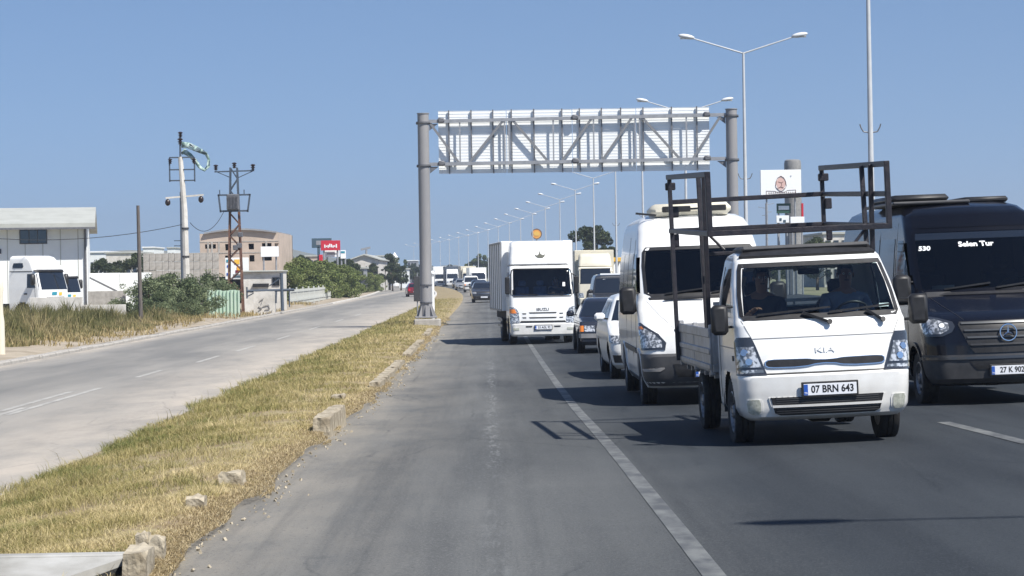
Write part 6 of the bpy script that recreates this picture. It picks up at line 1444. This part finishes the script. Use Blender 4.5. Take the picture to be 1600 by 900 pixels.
# tan building with arched roof
TB = empty('tan_building', (0, 195, 0), 0, 'unfinished tan blockwork building with a shallow arched roof and dark openings', 'building'); D_ = 195
fr = lambda px: xat(px, D_); fz = lambda py: zat(370, py, D_)
opens = [(321, 338, 381, 388), (352.5, 361.5, 381, 391), (370, 379, 381, 391), (389, 397.5, 381, 390), (410, 425, 380.5, 386), (390, 398, 399, 409), (410, 425, 402, 408), (352, 361, 399, 409), (430, 436, 381, 386)]
xs2 = sorted(set([313, 436]+[o[0] for o in opens]+[o[1] for o in opens])); zs2 = sorted(set([364.5, 432]+[o[2] for o in opens]+[o[3] for o in opens]))
b = MB()
for i in range(len(xs2)-1):
    for j in range(len(zs2)-1):
        cx, cz = (xs2[i]+xs2[i+1])/2, (zs2[j]+zs2[j+1])/2
        if any(o[0] < cx < o[1] and o[2] < cz < o[3] for o in opens): continue
        b.box(fr(xs2[i]), fr(xs2[i+1]), 0, .3, fz(zs2[j+1]), fz(zs2[j]))
b.box(fr(313), fr(436), .3, .35, fz(432), fz(431)); b.box(fr(313), fr(313)+.3, .3, 14, ZS, fz(364.5)); b.box(fr(436)-.3, fr(436), .3, 14, ZS, fz(364.5)); b.box(fr(313), fr(436), 13.7, 14, ZS, fz(364.5)); b.build('wall', M['brick'], TB)
b = MB(); pts = [(fr(320+11.3*k/1), fz(365-5.5*math.sin(PI*k/10))) for k in range(11)]; pts = [(p, q) for p, q in pts]
b.prism([(fr(320), fz(365.2))]+pts+[(fr(433), fz(365.2))], .02, 13.8); b.build('gable', M['brick'], TB)
for (p, q), (r2, s2) in zip(pts[:-1], pts[1:]): b = MB(); b.add([(p, -.3, q), (r2, -.3, s2), (r2, 14.2, s2), (p, 14.2, q), (p, -.3, q+.14), (r2, -.3, s2+.14), (r2, 14.2, s2+.14), (p, 14.2, q+.14)], [(0, 1, 2, 3), (4, 7, 6, 5), (0, 4, 5, 1), (1, 5, 6, 2), (2, 6, 7, 3), (3, 7, 4, 0)]); b.build('roof_sheet', M['grey_sheet'], TB)
for py in (377.5, 395): b = MB(); b.box(fr(313)-.02, fr(436)+.02, -.03, .02, fz(py+.6), fz(py-.6)); b.build('floor_band', M['concrete'], TB)
b = MB(); b.box(fr(314), fr(435), 5, 5.2, ZS, fz(366)); b.box(fr(314), fr(435), .3, 13, fz(395.5), fz(394.5)); b.build('inner_wall', M['hole'], TB)  # room shade behind the openings is put into the wall colour
for px in (326, 332, 343, 417): b = MB(); b.box(fr(px)-.08, fr(px)+.08, -.04, -.001, fz(395), fz(378)); b.build('pilaster', M['concrete'], TB)
def board(name, label, px0, px1, py0, py1, D, m, legs=True, th=.2, cat='sign', zb=ZS, lm='galv'):
    T = empty(name, (xat((px0+px1)/2, D), D, zb), 0, label, cat); a = at(px0, py0, D); c = at(px1, py1, D); w = (c.x-a.x)/2; b = MB(); b.cbox(-w, w, -th/2, th/2, c.z-zb, a.z-zb, .015); b.build('sign_board', M[m], T)
    if legs:
        for sg in (-.7, .7): q = MB(); q.tube((w*sg, .1, 0), (w*sg, .1, c.z-zb+.1), .06*D/150, n=8); q.build('leg', M[lm], T)
    T['w'] = w; T['z0'] = c.z-zb; T['z1'] = a.z-zb; return T
def mark(T, m, u0, u1, v0, v1, name='sign_mark', y=-.12):
    w, z0, z1 = T['w'], T['z0'], T['z1']; b = MB(); b.box(-w+2*w*u0, -w+2*w*u1, y-.012, y+.03, z0+(z1-z0)*v0, z0+(z1-z0)*v1); return b.build(name, M[m], T)
board('billboard', 'blank white billboard in front of the right end of the tan building', 408, 436, 385.5, 401, 182, 'white_ink')
T = board('hoarding', 'white hoarding with faint blue and yellow print behind the lattice pylon', 352, 389, 403, 436, 150, 'wall_white')
for i, (u0, u1, v0, v1, m_) in enumerate([(.06, .20, .80, .92, 'teal_sign'), (.08, .18, .55, .66, 'plate_blue'), (.06, .22, .18, .30, 'plate_blue'), (.40, .62, .70, .92, 'yellow'), (.50, .66, .40, .60, 'orange'), (.44, .58, .30, .42, 'redcar'), (.36, .70, .08, .15, 'dk_sign'), (.34, .72, .18, .24, 'grey_paint')]): mark(T, m_, u0, u1, v0, v1)
OF = empty('site_office', (0, 142, 0), 0, 'pale flat-roofed site office right of the lattice pylon', 'building'); D_ = 142
b = MB(); b.cbox(xat(378, D_), xat(441, D_), 0, 3, ZS, zat(410, 425, D_), .02); b.build('wall', M['concrete_w'], OF); b = MB(); b.cbox(xat(376, D_), xat(443, D_), -.25, 3.2, zat(410, 425, D_)+.003, zat(410, 422.5, D_), .02); b.build('roof', M['roof_beige'], OF)
b = MB(); b.cbox(xat(395, D_), xat(420, D_), -.2, -.02, zat(407, 448.5, D_), zat(407, 443, D_), .02); b.build('dark_canopy', M['plastic'], OF)
window(OF, xat(426, D_), xat(436, D_), zat(430, 446, D_), zat(430, 434, D_), 0, 2)
# green corrugated sheets
GS = empty('sheet_fence', (0, 124, 0), 0, 'short screen of pale green corrugated sheets standing in the weeds', 'fence'); xs3 = np.linspace(xat(322.5, 124), xat(374, 124), 10)
for i in range(9):
    a, c = xs3[i], xs3[i+1]; w = c-a; zt_ = zat(348, 453.5, 124)+rng.uniform(-.03, .03); q = [(0, 0), (.45*w, 0), (.55*w, .10), (.92*w, .10), (w, 0)]; b = MB(); vs = []
    for (u, v) in q: vs += [(a+u, -v, ZS-.1), (a+u, -v, zt_), (a+u, -v+.015, ZS-.1), (a+u, -v+.015, zt_)]
    fs = []
    for k in range(4): m_ = k*4; fs += [(m_, m_+4, m_+5, m_+1), (m_+2, m_+3, m_+7, m_+6), (m_+1, m_+5, m_+7, m_+3)]
    b.add(vs, fs); b.build('sheet', M['green_sheet'], GS)
# concrete stand with black pipe frame
CS = empty('concrete_stand', (xat(412, 134), 134, ZS), 0, 'pale scrawled concrete block under a black pipe frame at the roadside', 'block'); x_ = lambda px: xat(px, 134)-CS.location.x; z_ = lambda py: zat(412, py, 134)-ZS
rock('block', M['concrete_w'], CS, (x_(413), 0, .68), (x_(430)-x_(397), .7, 1.42), 0, (0, 0), 9, jag=.03)
for (a, c), (d, e), w in (((386, 454.5), (460, 453.5), .16), ((386, 463), (398, 457), .07), ((400, 459), (432, 473), .07), ((386, 448), (386, 466), .10), ((432, 454), (431, 474), .10), ((440, 427), (441, 486), .20), ((421, 447), (440, 434), .07), ((452, 455), (452, 480), .08)):
    b = MB(); b.tube((x_(a), -.2, z_(c)), (x_(d), -.2, z_(e)), w/2, n=8); b.build('pipe', M['bluegrey'], CS, smooth=True)
for i, P_ in enumerate([[(404, 478), (410, 481), (404, 485)], [(411, 478), (420, 476), (422, 482), (414, 483)], [(406, 470), (412, 466), (409, 474)], [(418, 488), (426, 485)]]):
    b = MB()
    for (a, c), (d, e) in zip(P_[:-1], P_[1:]): b.bar((x_(a), -.40, z_(c)), (x_(d), -.40, z_(e)), .05, .02)
    b.build('scrawl', M['grey_paint'], CS)
# picket fence and barrier along the bend
PF = empty('picket_fence', (0, 0, 0), 0, 'low white picket fence on the verge in front of the bright green hedge', 'fence')
n = 150; b = MB(); y = 166.; k = 0
pk = MB(); pk.cbox(-.03, .03, -.015, .015, 0, 1.18, .008); pk = pk.build('picket', M['fence_paint'], None); pm = pk.data; bpy.data.objects.remove(pk)
while y < 228: ob('picket', pm, PF, (off(-14.9, y), y, ZS+.12)); y += .48; k += 1
for y in np.arange(166, 230, 6.2): q = MB(); q.cbox(off(-14.9, y)-.06, off(-14.9, y)+.06, y-.06, y+.06, ZS, ZS+1.45, .01); q.build('post', M['fence_paint'], PF)
for z in (.42, 1.12):
    for y in np.arange(166, 227, 6.2): q = MB(); q.bar((off(-14.86, y), y, ZS+z), (off(-14.86, y+6.2), y+6.2, ZS+z), .04, .07); q.build('rail', M['fence_paint'], PF)
BR = empty('road_barrier', (0, 0, 0), 0, 'grey panelled barrier following the bend of the service road', 'barrier')
for k in range(46):
    y0 = 230+4*k; q = MB(); q.bar((off(-14.6, y0+.04), y0+.04, ZS+.72), (off(-14.6, y0+3.96), y0+3.96, ZS+.72), .08, 1.15); q.build('barrier_panel', M['grey_sheet'], BR)
    q = MB(); q.box(off(-14.6, y0)-.07, off(-14.6, y0)+.07, y0-.04, y0+.04, ZS, ZS+1.36); q.build('post', M['galv'], BR)
# signs beyond the hedge
D_ = 268
T = board('slate_sign', 'dark slate sign on a tall post, its lower part a red vertical panel', 488, 519, 372.5, 387, D_, 'dk_sign', False, .4); px_ = lambda px: xat(px, D_)-T.location.x; pz_ = lambda py: zat(500, py, D_)-ZS
b = MB(); b.cbox(px_(496.5), px_(500.5), -.2, .2, 0, pz_(385), .03); b.build('post', M['dk_sign'], T); b = MB(); b.cbox(px_(499), px_(505), -.35, -.22, pz_(416), pz_(398), .03); b.build('red_panel', M['red_sign'], T); mark(T, 'grey_sheet', .22, .92, .30, .75, y=-.22)
T = board('red_sign', 'red roadside sign board with blurred white lettering', 502, 532.5, 376, 391, D_-3, 'red_sign', True, .3)
for u in np.arange(.18, .86, .085): mark(T, 'white_ink', u, u+.06, .30+.05*math.sin(u*30), .58+.1*math.sin(u*17), 'letter_mark', y=-.17)
T = board('white_sign', 'white sign board with one grey line of lettering, under the red sign', 508, 531, 391.5, 401.5, D_-2, 'white_ink', True, .3)
for u in np.arange(.14, .84, .075): mark(T, 'grey_sheet', u, u+.05, .38, .64, 'letter_mark', y=-.17)
T = board('blue_white_sign', 'small white sign with a teal top right of the red sign', 532.5, 541, 391, 404, D_, 'white_ink', True, .3); mark(T, 'teal_sign', .1, .85, .66, .88, y=-.17)
def block_building(label, px0, px1, pyt, D, depth, m, roofm=None, rows=0, cols=0, pyb=None, rise=0.):
    x0, x1 = xat(px0, D), xat(px1, D); z1 = zat((px0+px1)/2, pyt, D); T = empty('building', (x0, D, ZS-.3), rng.uniform(-.0, .0), label, 'building'); h = z1-ZS+.3; w = x1-x0; b = MB(); b.cbox(0, w, 0, depth, 0, h, .02); b.build('wall', M[m], T)
    b = MB(); 
    if rise: b.prism([(-.3, h), (w/2, h+rise), (w+.3, h), (w+.3, h+.15), (w/2, h+rise+.2), (-.3, h+.15)][::1], -.4, depth+.3); b.prism([(0, h), (w, h), (w/2, h+rise-.02)], .02, depth-.02)
    else: b.cbox(-.2, w+.2, -.2, depth+.2, h+.003, h+.25, .02)
    b.build('roof', M[roofm or m], T)
    for r in range(rows):
        for c in range(cols):
            xx = w*(c+.5)/cols; zz = h*(r+.55)/rows; ww = w/cols*.28; hh = h/rows*.24; window(T, xx-ww, xx+ww, zz-hh, zz+hh, -.0, 1, 'grey_paint')
    return T
block_building('pale beige warehouse with a long low roof beyond the barrier', 547, 592, 407, 330, 30, 'concrete_w', 'roof_beige', 1, 6, rise=.8)
block_building('grey-blue shed in front of the pale beige warehouse', 551, 569, 420, 300, 8, 'grey_sheet', 'roof_beige', 2, 3)
block_building('small white building above the right end of the pale warehouse', 583, 601, 401, 420, 12, 'wall_white', 'roof_beige', 2, 3)
block_building('low white building left of the gantry post, under the far trees', 624, 637, 421, 420, 10, 'wall_white', 'roof_beige', 1, 3)
block_building('far grey block with a white top, left of the gantry post', 637, 652, 408, 620, 14, 'grey_sheet', 'white_flat', 3, 3)
block_building('long white low building on the skyline behind the cypresses', 141, 168, 395, 330, 14, 'wall_white', 'white_flat', 1, 4)
block_building('cream low building behind the cypresses', 166, 216, 396, 320, 14, 'concrete_w', 'roof_beige', 1, 5)
block_building('white skyline building above the blockwork wall', 224, 240, 387.5, 420, 14, 'wall_white', 'white_flat', 2, 3)
block_building('small white skyline building left of the concrete power pole', 262, 274, 388, 460, 14, 'wall_white', 'roof_beige', 2, 2)
block_building('pale far building above the hedge, left of the red sign', 478, 497, 401, 380, 12, 'brick', 'roof_beige', 2, 3)
mn = empty('minaret', (xat(617, 520), 520, ZS), 0, 'slim white minaret beside the tall dark round tree', 'minaret'); b = MB(); zz = zat(617, 394, 520)-ZS; b.lathe([(1.0, 0), (.95, zz*.62), (1.25, zz*.64), (1.25, zz*.67), (.75, zz*.68), (.7, zz*.84), (.85, zz*.85), (.03, zz)], None, 12); b.build('tower', M['white_flat'], mn, smooth=True)
cn = empty('tower_crane', (xat(573, 640), 640, ZS), 0, 'faint far mast with a short top beam above the pale warehouse', 'mast'); b = MB(); zz = zat(573, 390, 640)-ZS; b.tube((0, 0, 0), (0, 0, zz), .35, .3, 6); b.bar((-1.6, 0, zz), (1.2, 0, zz+.6), .6); b.build('mast', M['grey_sheet'], cn)
# hills
def ridge(label, pts, D, name='hill'):
    b = MB(); P = [at(px, py, D) for px, py in pts]; n = len(P); rr = random.Random(3); vs = []
    for k, sh in enumerate((0, .35, .7, 1.)):
        for p in P: vs.append((p.x*(1+.0), D-260*(1-sh), -3+(p.z+3)*(sh**.8)+(rr.uniform(-1, 1)*1.2 if 0 < k < 3 else 0)))
    for p in P: vs.append((p.x, D+400, -3))
    b.add(vs, [(k*n+i, k*n+i+1, (k+1)*n+i+1, (k+1)*n+i) for k in range(4) for i in range(n-1)]); o = b.build(name, M['hill'], None, smooth='all', fix=False); o['kind'] = 'structure'; return o
ridge('hill', [(300, 430), (360, 405), (400, 394), (420, 389), (438, 386), (455, 389), (475, 394), (500, 399), (530, 404), (570, 410), (620, 420), (660, 431)], 1500)
ridge('hill', [(640, 434), (672, 424), (690, 415), (712, 414), (735, 419), (770, 424), (800, 431)], 2100)
ridge('hill', [(-80, 432), (-20, 405), (60, 398), (120, 394), (200, 391), (260, 392), (300, 398), (345, 405), (390, 425)], 1250)
ridge('hill', [(900, 432), (1000, 412), (1100, 398), (1200, 386), (1300, 378), (1400, 372), (1500, 374), (1620, 380), (1750, 400), (1850, 425)], 2300)

# ---------------------------------------------------------------- right side: filling station, silo, hoardings
zR = -1.9
FS = empty('station_canopy', (0, 205, 0), 0, 'cream canopy of a filling station with a yellow end, seen behind the cream truck', 'canopy'); D_ = 205
b = MB(); b.cbox(xat(912, D_), xat(953, D_), 0, 12, zat(930, 408.5, D_), zat(930, 402.5, D_), .03); b.build('fascia', M['cream'], FS); b = MB(); b.cbox(xat(953, D_)+.01, xat(972, D_), 0, 12, zat(950, 409, D_), zat(950, 402.5, D_), .03); b.build('yellow_fascia', M['yellow'], FS)
for px in (916, 968):
    for y in (2, 10): b = MB(); b.tube((xat(px, D_), y, zR), (xat(px, D_), y, zat(930, 407, D_)), .2, n=10); b.build('column', M['white_flat'], FS)
for i, (px0, px1, m_, lab) in enumerate(((917, 929, 'white_flat', 'white plant box standing on the filling station canopy'), (929.5, 938, 'orange', 'orange box beside the white one on the filling station canopy'))):
    b = MB(); b.cbox(xat(px0, 209), xat(px1, 209), 209, 211, zat(930, 402.4, 209), zat(930, 396, 209), .05); tag(b.build('plant_box', M[m_]), lab, 'box')
SI = empty('silo', (xat(1241, 172), 172, zR), 0, 'tall grey cylinder tower standing behind the face billboard', 'silo'); z_ = lambda py: zat(1241, py, 172)-zR
b = MB(); b.lathe([(.66, 0), (.66, z_(262)), (.66, z_(256)), (.62, z_(251)), (.5, z_(249.5)), (0, z_(249.3))], None, 28); b.build('shell', M['grey_paint'], SI, smooth=True); b = MB(); b.box(.60, .75, -.35, -.2, z_(348), z_(318)); b.build('red_stripe', M['red_sign'], SI)
for py in (300, 340): b = MB(); b.lathe([(.66, z_(py)), (.69, z_(py)), (.69, z_(py)+.08), (.66, z_(py)+.08)], None, 24, close=True); b.build('hoop', M['grey_sheet'], SI)
T = board('face_billboard', 'white billboard with a brown line drawing of a bearded face above a ribbon', 1190, 1254, 266, 309, 168, 'white_ink', True, .25, zb=zR); u_ = lambda px: (xat(px, 168)-T.location.x); v_ = lambda py: zat(1221, py, 168)-zR
def stroke(name, P_, w, m, T, close=False):
    b = MB(); Q_ = P_+[P_[0]] if close else P_
    for (a, c), (d, e) in zip(Q_[:-1], Q_[1:]): b.bar((u_(a), -.135, v_(c)), (u_(d), -.135, v_(e)), w, .02)
    b.build(name, M[m], T)
M['linebrown'] = mat('brown_print', (.16, .08, .06), .6); M['pinkprint'] = mat('pale_pink_print', (.62, .42, .38), .6)
cx, cy = 1222, 287
b = MB(); n = 20; b.add([(u_(cx+7.2*math.sin(2*PI*i/n)), -.130, v_(cy-9.8*math.cos(2*PI*i/n))) for i in range(n)], [tuple(range(n))]); b.build('face_print', M['pinkprint'], T, fix=False)
stroke('face_outline', [(cx+8.4*math.sin(2*PI*i/20)*(1.05 if 5 < i < 15 else .92), cy-11.2*math.cos(2*PI*i/20)) for i in range(20)], .055, 'linebrown', T, True)
stroke('brow', [(cx-4, 284), (cx, 285.5), (cx+4, 284)], .03, 'linebrown', T); stroke('nose_line', [(cx+.5, 285), (cx+1.6, 290), (cx-.5, 291)], .03, 'linebrown', T); stroke('moustache', [(cx-4, 293.5), (cx, 292), (cx+4, 293.5)], .05, 'linebrown', T); stroke('beard', [(cx-6, 294), (cx-2, 298.5), (cx+2, 298.5), (cx+6, 294)], .06, 'linebrown', T)
stroke('hair_line', [(cx-5, 278), (cx, 274.8), (cx+5, 278)], .07, 'linebrown', T)
stroke('ribbon', [(1199, 298), (1212, 298.5), (1216, 300), (1228, 300), (1232, 297.5), (1245, 297), (1245, 304), (1230, 304.5), (1215, 305), (1199, 304.5)], .03, 'linebrown', T, True)
for i, px in enumerate(np.arange(1202, 1243, 3.4)): stroke('ribbon_letter', [(px, 303), (px+1.2, 299.8), (px+2.2, 303)], .018, 'linebrown', T)
stroke('dot', [(1237.5, 274.5), (1238.5, 275.5)], .09, 'steel_dark', T)
T = board('green_sign', 'small dark green sign with white lettering below the face billboard', 1215, 1237, 318, 333, 168.5, 'leafsign', True, .2, zb=zR); mark(T, 'white_ink', .12, .88, .35, .75)
T = board('white_sign', 'small white sign with two dark blots under the green sign', 1214, 1234, 337, 348, 168.3, 'white_ink', True, .2, zb=zR); mark(T, 'dk_sign', .25, .42, .3, .65); mark(T, 'dk_sign', .55, .75, .1, .4)
board('white_sign', 'small white sign right of the blotted one, on the tower side', 1236, 1258, 339, 350, 167.5, 'white_ink', True, .2, zb=zR)
p = empty('antenna_mast', (xat(1198, 180), 180, zR), 0, 'thin mast with tangled aerials beside the face billboard', 'mast'); b = MB(); b.tube((0, 0, 0), (0, 0, zat(1198, 318, 180)-zR), .06, .04, 8)
b.build('mast', M['galv'], p)
for a, c in ((-.6, .5), (.5, .1), (-.3, -.2), (.7, .8)): q = MB(); q.bar((0, 0, zat(1198, 333, 180)-zR+c*.8), (a, .1, zat(1198, 333, 180)-zR+c), .035); q.build('aerial', M['galv'], p)
block_building('grey roofed hall beyond the black van and the truck cab', 1288, 1352, 366, 240, 20, 'concrete_w', 'roof_beige', 2, 5)

# ---------------------------------------------------------------- thin haze over the plain
hz = MB(); hz.box(-1500, 1500, -120, 2600, -4.2, 75); h = hz.build('haze', None or M['white_ink'], None); h.data.materials.clear()
hm = bpy.data.materials.new('thin_haze'); hm.use_nodes = True; nt = hm.node_tree; nt.nodes.remove(nt.nodes['Principled BSDF']); v = nt.nodes.new('ShaderNodeVolumePrincipled'); v.inputs['Color'].default_value = (.80, .88, 1, 1); v.inputs['Density'].default_value = HAZE
v.inputs['Anisotropy'].default_value = .3; nt.links.new(v.outputs[0], nt.nodes['Material Output'].inputs['Volume']); h.data.materials.append(hm); h['kind'] = 'stuff'
